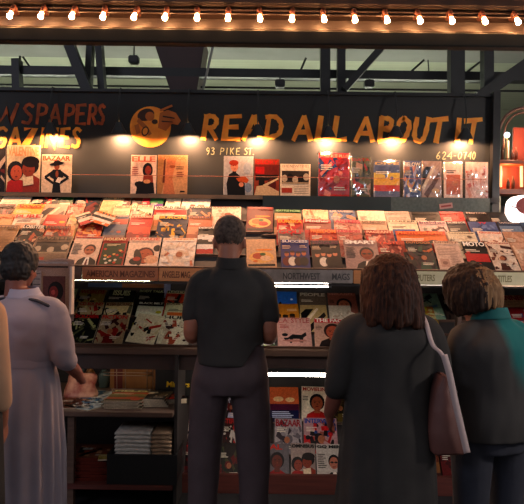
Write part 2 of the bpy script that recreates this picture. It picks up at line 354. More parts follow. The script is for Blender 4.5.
MAGN = [0]
def magazine(M, w, h, t, title, tcol, bg, kind, cols, label, group, cat='magazine', tbar=None, th=0.14, bold=0.03, shear=0.0, name='magazine', tw=0.92, sub=True, wrap=False, pages='#d8ccb8'):
    "local: x across, y up the cover, z out of the cover; origin = bottom middle of back"
    MAGN[0] += 1; rng = random.Random(MAGN[0]*7+3)
    me = bpy.data.meshes.new(name)
    x = w/2; b = 0.003
    prof = [(-x+0.0015, 0), (-x, t*0.5), (-x+0.0015, t), (x, t), (x-0.001, t*0.5), (x, 0)]
    vs = []; 
    for yy, s in ((0, 1), (h, 1)): vs += [(px*s, yy, pz) for px, pz in prof]
    n = 6; fs = [tuple(range(n))[::-1], tuple(range(n, 2*n))]; cs = [lin(pages)]*2
    for k in range(n):
        fs.append((k, (k+1) % n, n+(k+1) % n, n+k)); cs.append(lin(bg) if k in (0, 1, 2, 5) else lin(pages))
    me.from_pydata(vs, [], fs); me.update()
    a = me.color_attributes.new('print', 'FLOAT_COLOR', 'CORNER'); i = 0
    for p_, c in zip(me.polygons, cs):
        for _ in range(p_.loop_total): a.data[i].color = (*c, 1); i += 1
    o = link(name, me, PAPER); o.matrix_world = M
    bmm = bmesh.new(); bmm.from_mesh(me); bmesh.ops.recalc_face_normals(bmm, faces=bmm.faces); bmm.to_mesh(me); bmm.free()
    tag(o, label, cat, group)
    if kind:
        f = Flat(); art(f, kind, w, h*0.985, [bg]+list(cols), rng)
        if tbar: f.rect(-w/2+0.004, h*(0.97-th-0.01), w/2-0.004, h*0.98, tbar)
        q = f.build('cover_picture', o, (w-0.002, h-0.002)); q.location = (0, 0, t)
    if title:
        text_part('masthead', title, -w*tw/2, h*(0.965-th), w*tw/2, h*0.965, t+0.0062, tcol, o, bold, shear)
    if wrap:
        bm = bmesh.new(); nx, ny = 14, 18; g = []
        for j in range(ny+1):
            row = []
            for i in range(nx+1):
                u, v = i/nx, j/ny; e_ = min(u, 1-u, v, 1-v)
                zz = t+0.008+0.011*abs(noise.noise(Vector((u*6+MAGN[0]*3, v*5+u*4, 1.3))))*min(1, e_*8)
                row.append(bm.verts.new(((u-0.5)*(w+0.012), v*(h+0.012)-0.004, zz if e_ > 0 else t*0.5)))
            g.append(row)
        for j in range(ny):
            for i in range(nx): bm.faces.new([g[j][i], g[j][i+1], g[j+1][i+1], g[j+1][i]])
        bm_obj('plastic_wrap', bm, PLASTIC, o, smooth=False)
    return o
def plastic():
    m = bpy.data.materials.new('clear_plastic_wrap'); m.use_nodes = True; nt = m.node_tree; nt.nodes.clear()
    out = nt.nodes.new('ShaderNodeOutputMaterial'); mx = nt.nodes.new('ShaderNodeMixShader'); tr = nt.nodes.new('ShaderNodeBsdfTransparent')
    gl = nt.nodes.new('ShaderNodeBsdfGlossy'); gl.inputs['Roughness'].default_value = 0.16; mx.inputs[0].default_value = 0.22
    nt.links.new(tr.outputs[0], mx.inputs[1]); nt.links.new(gl.outputs[0], mx.inputs[2]); nt.links.new(mx.outputs[0], out.inputs[0]); return m
PLASTIC = plastic()

# ------------------------------------------------------------ the setting
fl = bbox('floor', (-9, -8, -0.1), (9, 9.3, 0.0), mat('dark_wet_pavement', '#2c2b2c', 0.7, nscale=3, namt=0.4, bump=0.3)); fl['kind'] = 'structure'
w_ = bbox('wall_back', (-6, 9.0, 0), (6, 9.2, 3.75), mat('back_wall_paint', '#8c9078', 0.8, nscale=2, namt=0.3)); w_['kind'] = 'structure'
w_ = bbox('wall_rear', (-6, 5.06, 0), (2.35, 5.12, 1.98), BACKB); w_['kind'] = 'structure'
c_ = bbox('ceiling', (-6, 5.3, 3.6), (6, 9.3, 3.7), CEIL); c_['kind'] = 'structure'
t_ = bbox('trim_1', (-6, 5.9, 3.52), (6, 6.55, 3.6), GREYF); t_['kind'] = 'structure'

# ceiling beams, pipes and braces of the market hall
def beam(px0, py0, px1, py1, d, th, name, label, m=DARKMETAL, d1=None, cat='beam', dep=0.1, round_=False, group=None):
    a = P(px0, py0, d); b = P(px1, py1, d1 or d); bm = bmesh.new()
    if round_: tube(bm, [a, b], th/2, 12)
    else:
        t = (b-a).normalized(); s = t.cross(Vector((0, 1, 0))).normalized()*th/2; y = t.cross(s).normalized()*dep/2
        vs = [bm.verts.new(q+s*i+y*j) for q in (a, b) for i, j in ((-1,-1),(1,-1),(1,1),(-1,1))]
        for f in ((0,1,2,3),(7,6,5,4),(0,4,5,1),(1,5,6,2),(2,6,7,3),(3,7,4,0)): bm.faces.new([vs[i] for i in f])
    o = bm_obj(name, bm, m, smooth=round_); tag(o, label, cat, group); return o
beam(-60, 70.5, 590, 79, 5.35, 0.07, 'ceiling_beam', 'long dark horizontal beam running across the lit ceiling gap')
beam(-60, 84, 590, 92, 5.5, 0.018, 'conduit_pipe', 'thin dark conduit pipe running just above the top edge of the sign board', round_=True, cat='pipe')
beam(-60, 53.5, 590, 62, 6.6, 0.025, 'conduit_pipe', 'thin pipe high on the ceiling under the grey panel', round_=True, cat='pipe')
beam(60, 20, 91, 100, 5.0, 0.075, 'roof_brace', 'thick diagonal dark brace at upper left of the ceiling gap', cat='brace')
beam(91, 40, 88, 96, 5.15, 0.045, 'roof_post', 'narrow dark upright crossing the ceiling gap next to the diagonal brace at left', cat='post')
beam(99, 40, 103, 96, 5.15, 0.05, 'roof_post', 'second narrow dark upright at left, right of its neighbour', cat='post')
beam(17, 60, 18, 96, 5.3, 0.06, 'roof_post', 'short dark stub post at the far left above the newspapers lettering', cat='post')
beam(325, 38, 325, 98, 5.2, 0.075, 'roof_post', 'left one of the two uprights in the middle of the ceiling gap', cat='post')
beam(341, 38, 341, 98, 5.2, 0.06, 'roof_post', 'right one of the two uprights in the middle of the ceiling gap', cat='post')
beam(390, 38, 344, 90, 5.1, 0.05, 'roof_brace', 'diagonal brace leaning right above the word about', cat='brace')
beam(456, 38, 456, 98, 5.1, 0.11, 'roof_post', 'wide dark upright in the ceiling gap at upper right', cat='post')
beam(487, 38, 487, 98, 5.1, 0.075, 'roof_post', 'dark upright in the ceiling gap nearest the right edge', cat='post')
beam(530, 62, 478, 98, 5.05, 0.09, 'roof_brace', 'diagonal brace at the far upper right corner of the ceiling', cat='brace')
beam(424, 60, 404, 78, 5.9, 0.02, 'ceiling_rod', 'thin slanting rod under the ceiling left of the wide right upright', cat='rod', round_=True)
beam(480, 62, 462, 76, 5.9, 0.02, 'ceiling_rod', 'thin slanting rod under the ceiling between the two right uprights', cat='rod', round_=True)
beam(428, 60, 429, 74, 5.9, 0.012, 'ceiling_rod', 'thin vertical hanging rod left of the wide right upright', cat='rod', round_=True)
beam(20, 56, 20, 72, 5.9, 0.02, 'ceiling_rod', 'thin vertical rod at the upper left of the ceiling', cat='rod', round_=True)
beam(23, 57, 32, 70, 5.9, 0.018, 'ceiling_rod', 'thin slanting rod at the upper left of the ceiling', cat='rod', round_=True)
beam(306, 58, 300, 72, 5.9, 0.02, 'ceiling_rod', 'thin slanting rod in the middle of the lit ceiling', cat='rod', round_=True)
# angled duct left of centre
bm = bmesh.new()
for q in (0, 1): pass
pr = [P(153, 40, 5.3), P(205, 40, 5.3), P(196, 96, 5.3), P(172, 96, 5.3)]
fr = [bm.verts.new(v) for v in pr]; bk = [bm.verts.new(v+Vector((0, 0.35, 0))) for v in pr]
bm.faces.new(fr); bm.faces.new(bk[::-1])
for i in range(4): bm.faces.new([fr[i], bk[i], bk[(i+1) % 4], fr[(i+1) % 4]])
tag(bm_obj('ceiling_duct', bm, mat('dark_red_duct', '#3a2420', 0.5, nscale=5, namt=0.3)), 'dark tapering duct crossing the ceiling gap above the round logo', 'duct')
beam(213, 46, 203, 90, 5.25, 0.02, 'ceiling_rod', 'pale thin rod slanting along the right side of the dark duct', GREYF, cat='rod', round_=True)
# small box lamps hanging under ceiling
for (px, py, lb) in ((134, 60, 'small dark box hanging from the ceiling left of the duct'), (280, 84, 'small dark knob fixture on the beam over the word read'), (369, 84, 'small dark knob fixture on the beam over the word about')):
    c = P(px, py, 5.3); b_ = empty('ceiling_fixture', c)
    bm = bmesh.new(); box(bm, (-0.04, -0.04, -0.03), (0.04, 0.04, 0.03)); bmesh.ops.bevel(bm, geom=list(bm.edges), offset=0.008, segments=2, affect='EDGES'); bm_obj('housing', bm, DARKMETAL, b_)
    bm = bmesh.new(); tube(bm, [(0, 0, 0.02), (0, 0, 0.07 if py > 70 else 0.25)], 0.006, 8); bm_obj('stem', bm, DARKMETAL, b_)
    tag(b_, lb, 'fixture')
# unseen strip lights added behind the sign board to light the ceiling
TUBEUP = emis('ceiling_fill_glow', (0.96, 1.0, 0.80), 27)
for i, (x, lb) in enumerate(((-2.7, 'long unseen strip light added behind the left of the sign board'), (-0.75, 'long unseen strip light added behind the middle of the sign board'), (1.2, 'long unseen strip light added behind the right of the sign board'))):
    e_ = empty('ceiling_fill_light', (x, 6.6, 2.55)); tag(e_, lb, 'lamp')
    bm = bmesh.new(); box(bm, (-0.9, -0.06, -0.05), (0.9, 0.06, 0)); bm_obj('housing', bm, DARKMETAL, e_)
    bm = bmesh.new(); tube(bm, [(-0.88, 0, 0.03), (0.88, 0, 0.03)], 0.03, 10); bm_obj('lamp_tube', bm, TUBEUP, e_, True)
    bm = bmesh.new(); tube(bm, [(0, 0, -0.05), (0, 0, -2.55)], 0.02, 8); bm_obj('stand', bm, DARKMETAL, e_)

# ------------------------------------------------------------ marquee with bulbs
MD = 3.2
mq = empty('marquee', (0, MD, 2.8)); tag(mq, 'dark marquee canopy edge with a long row of glowing bulbs overhead', 'marquee')
RIB = mat('marquee_brown_metal', '#1a0f0b', 0.45, 0.0, nscale=12, namt=0.4, stretch=(0.3, 1, 4))
def zm(py): return CAMZ+(252-py)/F*MD - 2.8
bm = bmesh.new()
ys = [27.5, 24, 21, 10, 7, 3, -2, -8, -20]; zs = [zm(y+3.2) for y in ys]; de = [0.02, 0.05, 0.09, 0.09, 0.05, 0.05, 0.02, 0.02, -0.1]
for i in range(len(ys)-1):
    v = [bm.verts.new(q) for q in ((-2.2, de[i], zs[i]), (2.2, de[i], zs[i]), (2.2, de[i+1], zs[i+1]), (-2.2, de[i+1], zs[i+1]))]; bm.faces.new(v)
for yy in (27.5, 24.5, 9, 5, -1, -5):
    z = zm(yy+3.2); tube(bm, [(-2.2, 0.03, z), (2.2, 0.03, z)], 0.006, 8)
bm_obj('bulb_channel', bm, RIB, mq)
bm = bmesh.new(); box(bm, (-2.4, -0.02, zm(45)), (2.4, 0.05, zm(31))); bmesh.ops.bevel(bm, geom=list(bm.edges), offset=0.006, segments=1, affect='EDGES'); bm_obj('fascia_beam', bm, mat('dark_green_beam', '#1b201e', 0.7, spec=0.2), mq)
bm = bmesh.new(); box(bm, (-2.4, 0.05, zm(34)), (2.4, 0.2, zm(29))); box(bm, (-2.4, 0.12, zm(29)), (2.4, 0.16, zm(-30))); bm_obj('canopy_panel', bm, DARKMETAL, mq)
BULB = emis('warm_bulb_glow', (1.0, 0.42, 0.15), 300)
bxs = [-54, -22, 10, 41, 72, 103, 134, 165, 197, 228, 260, 292, 324, 355, 387, 420, 452, 485, 518, 551]
rng = random.Random(5)
for i, px in enumerate(bxs):
    p = P(px, 15.2+(px-10)*0.0125, MD-0.02)-Vector((0, MD, 2.8)); tx = (px-262)/262*0.25+rng.uniform(-0.1, 0.1)
    bm = bmesh.new(); M = Matrix.Translation(p) @ Matrix.Rotation(-tx, 4, 'Y') @ Matrix.Rotation(R(-25), 4, 'X')
    prof = [(0.008, 0.018), (0.009, 0.010), (0.0115, 0.002), (0.013, -0.005), (0.011, -0.012), (0.006, -0.017), (0.002, -0.019)]
    tube(bm, [M @ Vector((0, 0, z)) for r_, z in prof], [r_ for r_, z in prof], 12)
    b_ = bm_obj('light_bulb', bm, BULB, mq, True)
    bm = bmesh.new(); tube(bm, [M @ Vector((0, 0, 0.022)), M @ Vector((0, 0, 0.055)), M @ Vector((0, 0.05, 0.062))], [0.012, 0.014, 0.014], 10)
    bm_obj('bulb_socket', bm, mat('socket_brown', '#5a3020', 0.5), b_, True)

# ------------------------------------------------------------ sign board and lettering
SD = 4.68
sb = empty('sign_board', (0, SD, 2.0)); tag(sb, 'long black sign board with orange hand-painted lettering above the magazine racks', 'sign')
def zz(py, px=262, d=SD): return P(px, py, d).z
XR = P(490, 150, SD).x
bbox('board', (-2.9, 0, 0), (XR, 0.045, zz(92)-2.0), BLACKBOARD, sb)
bbox('top_rail', (-2.9, -0.03, zz(94.5)-2.0), (XR, 0.0, zz(91.5)-2.0), DARKMETAL, sb)
bm = bmesh.new(); box(bm, (XR, -0.06, -1.0), (XR+0.05, 0.04, zz(90)-2.0)); bm_obj('end_post', bm, BLACKM, sb)
# brush strokes
ST = {
 'A': [[(.03,0),(.58,.98)], [(.6,1),(.92,0)], [(.24,.33),(.84,.33)]], 'B': [[(.1,0),(.25,1)], [(.25,1),(.85,.92),(.8,.6),(.2,.52)], [(.2,.52),(.95,.42),(.8,.06),(.1,0)]],
 'D': [[(.1,0),(.3,1)], [(.15,.97),(.65,.97),(.95,.65),(.78,.22),(.05,.04)]], 'E': [[(.98,1),(.22,.97),(.08,.02),(.9,0)], [(.16,.52),(.8,.53)]],
 'G': [[(.98,.85),(.7,1),(.3,.85),(.08,.4),(.3,0),(.7,.05),(.88,.42),(.5,.42)]], 'I': [[(.35,0),(.65,1)]], 'K': [[(.1,0),(.2,1)], [(.95,1),(.2,.45)], [(.35,.55),(.9,0)]],
 'L': [[(.35,1),(.1,.02),(.95,.05)]], 'M': [[(0,0),(.2,1),(.5,.4),(.85,1),(1,0)]], 'N': [[(0,0),(.2,1),(.75,0),(1,1)]], 'O': [[(.55,1),(.2,.75),(.06,.3),(.35,0),(.75,.25),(.95,.75),(.6,1)]],
 'P': [[(.1,0),(.3,1)], [(.3,1),(.95,.9),(.85,.55),(.25,.45)]], 'R': [[(.08,0),(.3,1)], [(.22,.97),(.68,.98),(.92,.78),(.72,.52),(.24,.47)], [(.46,.5),(.88,0)]], 'S': [[(.95,.88),(.6,1),(.25,.8),(.5,.55),(.78,.35),(.55,.03),(.05,.08)]],
 'T': [[(0,.93),(1,1)], [(.6,.97),(.35,0)]], 'U': [[(.25,1),(.08,.25),(.35,0),(.7,.2),(.98,1)]], 'W': [[(0,1),(.15,0),(.5,.7),(.65,0),(1,1)]], 'Z': [[(.1,.95),(.95,1),(.05,0),(.9,.05)]],
 '9': [[(.8,.7),(.4,.5),(.2,.8),(.5,1),(.85,.85),(.7,.3),(.4,0)]], '3': [[(.15,.95),(.6,1),(.8,.8),(.4,.55),(.8,.4),(.6,.02),(.05,.05)]], '6': [[(.8,1),(.3,.6),(.1,.2),(.45,0),(.8,.25),(.5,.5),(.2,.3)]],
 '2': [[(.15,.8),(.5,1),(.85,.75),(.1,0),(.85,.02)]], '4': [[(.75,0),(.85,1),(.1,.35),(.95,.35)]], '0': [[(.5,1),(.15,.6),(.2,.1),(.5,0),(.85,.45),(.8,.9),(.5,1)]], '7': [[(.1,.95),(.9,1),(.35,0)]], '-': [[(.1,.45),(.9,.48)]], '.': [[(.3,.0),(.5,.05)]]}
def stroke_letters(name, items, th, m, parent, depth=0.004, origin=Vector((0, SD, 2.0)), d=SD, smooth=True):
    bm = bmesh.new(); k_ = 0
    for ch, x0, x1, y0, y1 in items:
        for st in ST[ch]:
            pts = [P(x0+(x1-x0)*u, y1+(y0-y1)*v, d)-origin for u, v in st]
            if len(pts) > 2 and ch not in 'AEILMNTWZ47': pts = [Vector(q) for q in catmull([list(p) for p in pts], 5)]
            k_ += 1; off = 0.0006*(k_ % 4)
            L = len(pts); left = []; right = []
            for i, p in enumerate(pts):
                t = (pts[min(i+1, L-1)]-pts[max(i-1, 0)]).normalized(); s = Vector((t.z, 0, -t.x))
                if 0 < i < L-1:
                    t0 = (pts[i]-pts[i-1]).normalized(); t1 = (pts[i+1]-pts[i]).normalized(); cc = max(0.45, math.sqrt(max(0, (1+t0.dot(t1))/2)))
                else: cc = 1
                wd = th/2/cc*(0.92+0.16*math.sin(i*2.1+k_))
                ex = t*(th*0.25)*(-1 if i == 0 else (1 if i == L-1 else 0))
                left.append(p+s*wd+ex); right.append(p-s*wd+ex)
            for i in range(L-1):
                fr_ = [bm.verts.new(q+Vector((0, -depth-off, 0))) for q in (left[i], left[i+1], right[i+1], right[i])]
                bm.faces.new(fr_)
    return bm_obj(name, bm, m, parent)
H = 26
def row(spec, y0, y1): return [(c, a, b, y0+s, y1+s) for c, a, b, s in spec]
stroke_letters('headline_lettering', row([('R',202,218,0),('E',223,241,.2),('A',243,262,.3),('D',264,282,.5),('A',293,312,.8),('L',316,330,1.1),('L',332,346,1.3),('A',355,374,2),('B',378,393,2),('O',395,410,2.2),('U',413,429,2.5),('T',430,447,2.8),('I',454,462,3.2),('T',465,481,3.6)], 116, 139), 0.037, ORANGE, sb)
stroke_letters('upper_line_lettering', row([('N',-31,-19,-.6),('E',-17,-7,-.5),('W',-4,18,-.3),('S',22,34,0),('P',36,47,.2),('A',49,61,.3),('P',64,74,.4),('E',76,86,.5),('R',88,97,.6),('S',98,105,.7)], 104.5, 123.5), 0.024, ORANGED, sb)
stroke_letters('lower_line_lettering', row([('M',-34,-20,-.3),('A',-18,-8,-.2),('G',-5,7,0),('A',9,21,.2),('Z',24,36,.3),('I',39,46,.4),('N',46,58,.5),('E',61,70,.6),('S',72,81,.7)], 128, 146.5), 0.026, ORANGE, sb)
stroke_letters('street_address_lettering', row([('9',206,210,0),('3',211,215,0),('P',220,224,.1),('I',226,228,.1),('K',230,234,.1),('E',236,240,.2),('S',244,248,.2),('T',248.5,252,.2),('.',253,254,.2)], 148, 154.5), 0.0062, CREAMP, sb)
stroke_letters('phone_number_lettering', row([('6',436,440.5,0),('2',442,446,0),('4',447,452,.1),('-',453.5,456,.1),('0',457.5,462,.1),('7',463,466.5,.2),('4',467.5,471,.2),('0',472,475.5,.2)], 152, 159), 0.0062, CREAMP, sb)
# round painted logo: orange disc, a dark figure and a rolled paper
def disc(name, parent, shapes):
    fl_ = []
    for i, (pts, m) in enumerate(shapes):
        bm = bmesh.new(); v = [bm.verts.new(P(x, y, SD)-Vector((0, SD+0.004+0.0012*i, 2.0))) for x, y in pts]; bm.faces.new(v)
        bmesh.ops.triangulate(bm, faces=bm.faces); fl_.append((bm, m))
    me_all = bmesh.new(); mats = []
    for bm, m in fl_:
        if m not in mats: mats.append(m)
        me = bpy.data.meshes.new('x'); bm.to_mesh(me); bm.free(); n0 = len(me_all.faces); me_all.from_mesh(me); bpy.data.meshes.remove(me)
        me_all.faces.ensure_lookup_table()
        for f in list(me_all.faces)[n0:]: f.material_index = mats.index(m)
    return bm_obj(name, me_all, mats, parent)
def cir(cx, cy, rx, ry, n=40, a0=0, a1=360, rot=0):
    o = []
    for k in range(n):
        t = R(a0+(a1-a0)*k/n); x, y = rx*math.cos(t), ry*math.sin(t); o.append((cx+x*math.cos(rot)-y*math.sin(rot), cy+x*math.sin(rot)+y*math.cos(rot)))
    return o
BL = mat('logo_dark_paint', '#3a241c', 0.7); OR2 = mat('logo_orange_shade', '#b8672a', 0.7)
disc('round_logo', sb, [(cir(150.5, 127, 20.5, 20.5), ORANGE), ([(160,113),(168,110),(176,113),(181,121),(178,125),(172,124),(166,131),(158,128)], OR2),
 (cir(146, 115, 8.5, 6, rot=-0.3), BL), (cir(150, 116.5, 4.5, 4.5), OR2), (cir(155, 122, 3, 2.4), BL), ([(139,118),(147,126),(152,134),(149,136),(143,128),(137,122)], OR2),
 (cir(145.5, 131.5, 3.6, 5, rot=0.3), BL), (cir(145.5, 131.5, 2.4, 3.6, rot=0.3), ORANGE), ([(160,110),(172,105),(173,107),(161,112)], OR2), ([(163,116),(175,118),(175,119.4),(163,117.5)], BL), ([(162,121),(173,122),(173,123),(162,122.4)], BL), ([(135,126),(139,124),(141,133),(137,135)], OR2)])
# hooded lamps on the sign
LAMPG = emis('sign_lamp_glow', (1.0, 0.66, 0.30), 14)
lamp_px = [(-20, 134.0), (50.5, 134.5), (119, 134.3), (188, 135), (257.5, 136.5), (328, 138), (395.5, 138), (465, 140)]
lampl = ['past the left edge', 'over the lower lettering at left', 'left of the round logo', 'between the round logo and the headline', 'under the headline first word', 'under the headline second word', 'under the headline third word', 'by the phone number']
HB = mat('black_lamp_hood', '#242626', 0.4)
for (px, py), lb in zip(lamp_px, lampl):
    c = P(px, py-1.5, SD-0.075)
    e_ = empty('sign_lamp', c); tag(e_, 'small hooded black lamp with glowing bulb '+lb, 'lamp', 'hooded lamps along the sign')
    bm = bmesh.new()
    Mh = Matrix.Rotation(R(12), 4, 'X')
    prof = [(0.012, 0.075), (0.02, 0.07), (0.026, 0.055), (0.045, 0.02), (0.055, 0.0)]
    tube(bm, [Mh @ Vector((0, 0, z)) for r_, z in prof], [r_ for r_, z in prof], 18, cap=False)
    prof2 = [(r_-0.003, z) for r_, z in prof][::-1]
    tube(bm, [Mh @ Vector((0, 0, z)) for r_, z in prof2], [r_ for r_, z in prof2], 18, cap=False)
    bm_obj('lamp_hood', bm, HB, e_, True)
    bm = bmesh.new(); zt = zz(93)-c.z+0.02
    tube(bm, [(0, 0, 0.065), (0, -0.02, 0.11), (0, -0.03, 0.17), (0.0, 0.03, zt-0.01), (0, 0.1, zt)], 0.005, 8); bm_obj('lamp_arm', bm, DARKMETAL, e_, True)
    bm = bmesh.new(); ell(bm, (0, 0, 0.03), (0.017, 0.017, 0.02), 12, 8); bm_obj('lamp_bulb', bm, LAMPG, e_, True)
    l = bpy.data.lights.new('lamp_light', 'SPOT'); l.energy = 22; l.color = (1.0, 0.50, 0.26); l.shadow_soft_size = 0.02; l.spot_size = R(172); l.spot_blend = 0.25
    lo = bpy.data.objects.new('lamp_light', l); COL.objects.link(lo); lo.parent = e_; lo.location = (0, 0, 0.004)

# retaining cord in front of the top row
bm = bmesh.new(); tube(bm, [P(70, 174.5, 4.685), P(70, 174.5, 4.57), P(280, 177, 4.56), P(486, 179.5, 4.57), P(486, 179.5, 4.685)], 0.0022, 6)
tag(bm_obj('retaining_cord', bm, mat('cord_red_brown', '#8a4a34', 0.6)), 'thin red-brown cord strung across the magazines on the top ledge', 'cord')

# ------------------------------------------------------------ rack structure
UA = math.atan2(0.458, 0.65); MA = math.atan2(0.30, 0.50); LA = math.atan2(0.48, 0.5)
U0 = Vector((0, 3.95, 1.50)); M0 = Vector((0, 4.14, 1.0)); L0 = Vector((0, 4.4, 0.055))
XL, XM, XE = -2.9, 0.0, 2.35
def stepped(name, org, ang, x0, x1, svals, total, thk, m, parent, hs):
    "shingled tiers: at s in [s_k, s_k+1] the deck sits at height hs[k] along the normal"
    bm = bmesh.new(); Rm = Matrix.Translation(org) @ Matrix.Rotation(ang, 4, 'X')
    sv = list(svals)+[total]
    for k in range(len(svals)):
        box(bm, (x0, sv[k], -0.02), (x1, sv[k+1]-0.001, hs[k]-0.003), Rm)
        box(bm, (x0, sv[k]-0.006, -0.02), (x1, sv[k]-0.001, hs[k]+0.012), Rm)
    return bm_obj(name, bm, m, parent)
SU = [0.0, 0.13, 0.26, 0.39, 0.52]; SR = [0.0, 0.12, 0.24, 0.36]; SM = [0.0, 0.15, 0.30]; SL = [0.0, 0.2, 0.455]
STEP = 0.014
def hts(n): return [0.012+STEP*(n-1-k)*0.0 for k in range(n)]
# every tier's magazine is pitched a little steeper than the slope so that it clears the tier below
rk = empty('magazine_rack', (0, 0, 0)); tag(rk, 'long tiered wooden newsstand rack full of magazines under the sign', 'rack')
def slope_board(name, org, ang, x0, x1, L, m):
    bm = bmesh.new(); box(bm, (x0, -0.01, -0.035), (x1, L, -0.006), Matrix.Translation(org) @ Matrix.Rotation(ang, 4, 'X')); return bm_obj(name, bm, m, rk)
slope_board('sloping_deck', U0, UA, XL, XM, 0.82, BACKB); slope_board('sloping_deck', U0, UA, XM, XE, 0.69, BACKB)
def lip(name, org, ang, s, x0, x1):
    bm = bmesh.new(); box(bm, (x0, s-0.007, -0.006), (x1, s-0.002, 0.012), Matrix.Translation(org) @ Matrix.Rotation(ang, 4, 'X')); return bm_obj(name, bm, WOODD, rk)
for s in SU: lip('tier_lip', U0, UA, s, XL, XM)
for s in SR: lip('tier_lip', U0, UA, s, XM, XE)
# top ledges
bbox('top_ledge', (XL, 4.56, 1.965), (XR+0.03, 4.68, 1.995), BLACKM, rk)
bbox('ledge_face', (XL, 4.545, 1.965), (XM, 4.56, 1.992), mat('tan_ledge_edge', '#9a7a58', 0.6, nscale=8, namt=0.3), rk)
bbox('ledge_face', (XM, 4.53, 1.885), (P(391,207,4.53).x, 4.56, 1.992), DARKGREEN, rk)
bbox('ledge_face', (P(391,207,4.53).x, 4.53, 1.885), (P(490,207,4.53).x, 4.56, 1.992), GREYGREEN, rk)
tk = empty('price_ticket', P(446, 206, 4.52)); tag(tk, 'small pinkish paper ticket stuck on the grey-green ledge face', 'label')
bm = bmesh.new(); box(bm, (-0.045, -0.002, -0.018), (0.045, 0.002, 0.018), Matrix.Rotation(R(-8), 4, 'Y')); bm_obj('paper_slip', bm, mat('pink_slip', '#d8a090', 0.7), tk)
bm = bmesh.new(); box(bm, (-0.035, -0.0035, -0.006), (0.035, -0.002, 0.006), Matrix.Rotation(R(-8), 4, 'Y')); bm_obj('printed_line', bm, mat('slip_red', '#b04a40', 0.7), tk)
# label strips along the front of the upper display
def strip(px0, px1, m, txt, segs, tcol, d=3.925):
    a = P(px0, 274, d); b = P(px1, 274, d)
    z0, z1 = 1.418, 1.497
    s = bbox('label_strip', (a.x, d, z0), (b.x, d+0.018, z1), m, rk, 0.003)
    s['label'] = txt
    for (t, p0, p1) in segs:
        q0 = P(p0, 274, d).x; q1 = P(p1, 274, d).x
        tp = text_part('strip_lettering', t, q0, 0, q1, 0.04, 0, '#000', s, 0.02, 0, m=tcol)
        tp.rotation_euler = (R(90), 0, 0); tp.location = (0, d-0.001, z0+0.02)
    return s
L1 = mat('strip_ink_brown', '#6a3a22', 0.7); L2 = mat('strip_ink_grey', '#4e4a46', 0.6); L3 = mat('strip_ink_olive', '#8a7c50', 0.6)
strip(-110, 81.5, WOODD, 'dark brown wooden label strip', [], L1)
strip(82, 158.2, mat('brown_label_wood', '#c07244', 0.5, nscale=10, namt=0.3, stretch=(0.5, 5, 5)), 'brown wooden label strip with engraved words', [('AMERICAN MAGAZINES', 86, 155)], L1)
strip(158.8, 240, ORWOOD, 'lighter orange wooden label strip with engraved words', [('ANGELES MAG.', 162, 191), ('PAPERS', 200, 232)], L1)
strip(240.5, 353, GREYLAB, 'grey metal label strip', [('NORTHWEST', 283, 320), ('MAGS', 332, 350)], L2)
strip(353.5, 398, ORWOOD, 'orange label strip', [], L1)
strip(398.5, 560, CREAMLAB, 'cream plastic label strip', [('COMPUTERS', 405, 435), ('NEW TITLES', 485, 512)], L3)
# mid display
slope_board('sloping_deck', M0, MA, XL, XE, 0.6, BACKB)
for s in SM: lip('tier_lip', M0, MA, s, XL, XE)
bbox('shelf_board', (XL, 4.06, 0.955), (XE, 4.15, 0.992), WOODD, rk, 0.003)
bbox('shelf_apron', (XL, 4.1, 0.855), (XE, 4.12, 0.955), mat('apron_brown', '#4c3a34', 0.6, nscale=8, namt=0.3), rk)
bbox('upper_underside', (XL, 3.95, 1.40), (XE, 4.9, 1.412), BACKB, rk)
bbox('blue_poster', (P(88, 287, 4.75).x, 4.75, 1.33), (P(122, 287, 4.75).x, 4.755, 1.40), mat('poster_blue', '#6f8fb8', 0.6, nscale=10, namt=0.3), rk)
bbox('wood_panel', (P(122, 287, 4.75).x, 4.75, 1.33), (P(166, 287, 4.75).x, 4.755, 1.40), ORWOOD, rk)
bbox('end_divider', (P(166, 290, 4.7).x, 4.6, 1.2), (P(169, 290, 4.7).x, 4.78, 1.40), mat('pale_blue_divider', '#8a9ac0', 0.5), rk)
# table shelf and low shelf, left bay
XB = P(177, 440, 4.2).x
bbox('table_board', (XL, 3.98, 0.585), (XB, 4.85, 0.615), WOODD, rk, 0.003)
bbox('low_board', (XL, 4.0, 0.135), (XB, 4.85, 0.165), WOODR, rk, 0.003)
bbox('divider_panel', (XB, 4.05, 0.0), (XB+0.02, 4.9, 0.955), BACKB, rk)
for px in (72, -60):
    x = P(px, 440, 4.05).x; bbox('upright_post', (x-0.02, 4.02, 0), (x+0.02, 4.07, 0.585), WOODD, rk)
bbox('upright_post', (P(456,300,4.1).x, 4.06, 0.0), (P(460,300,4.1).x, 4.12, 1.41), WOODD, rk)
# low display
slope_board('sloping_deck', L0, LA, XB+0.02, XE, 0.75, BACKB)
for s in SL: lip('tier_lip', L0, LA, s, XB+0.02, XE)
bbox('base_board', (XB+0.02, 4.33, 0.0), (XE, 4.37, 0.125), WOODR, rk, 0.003)

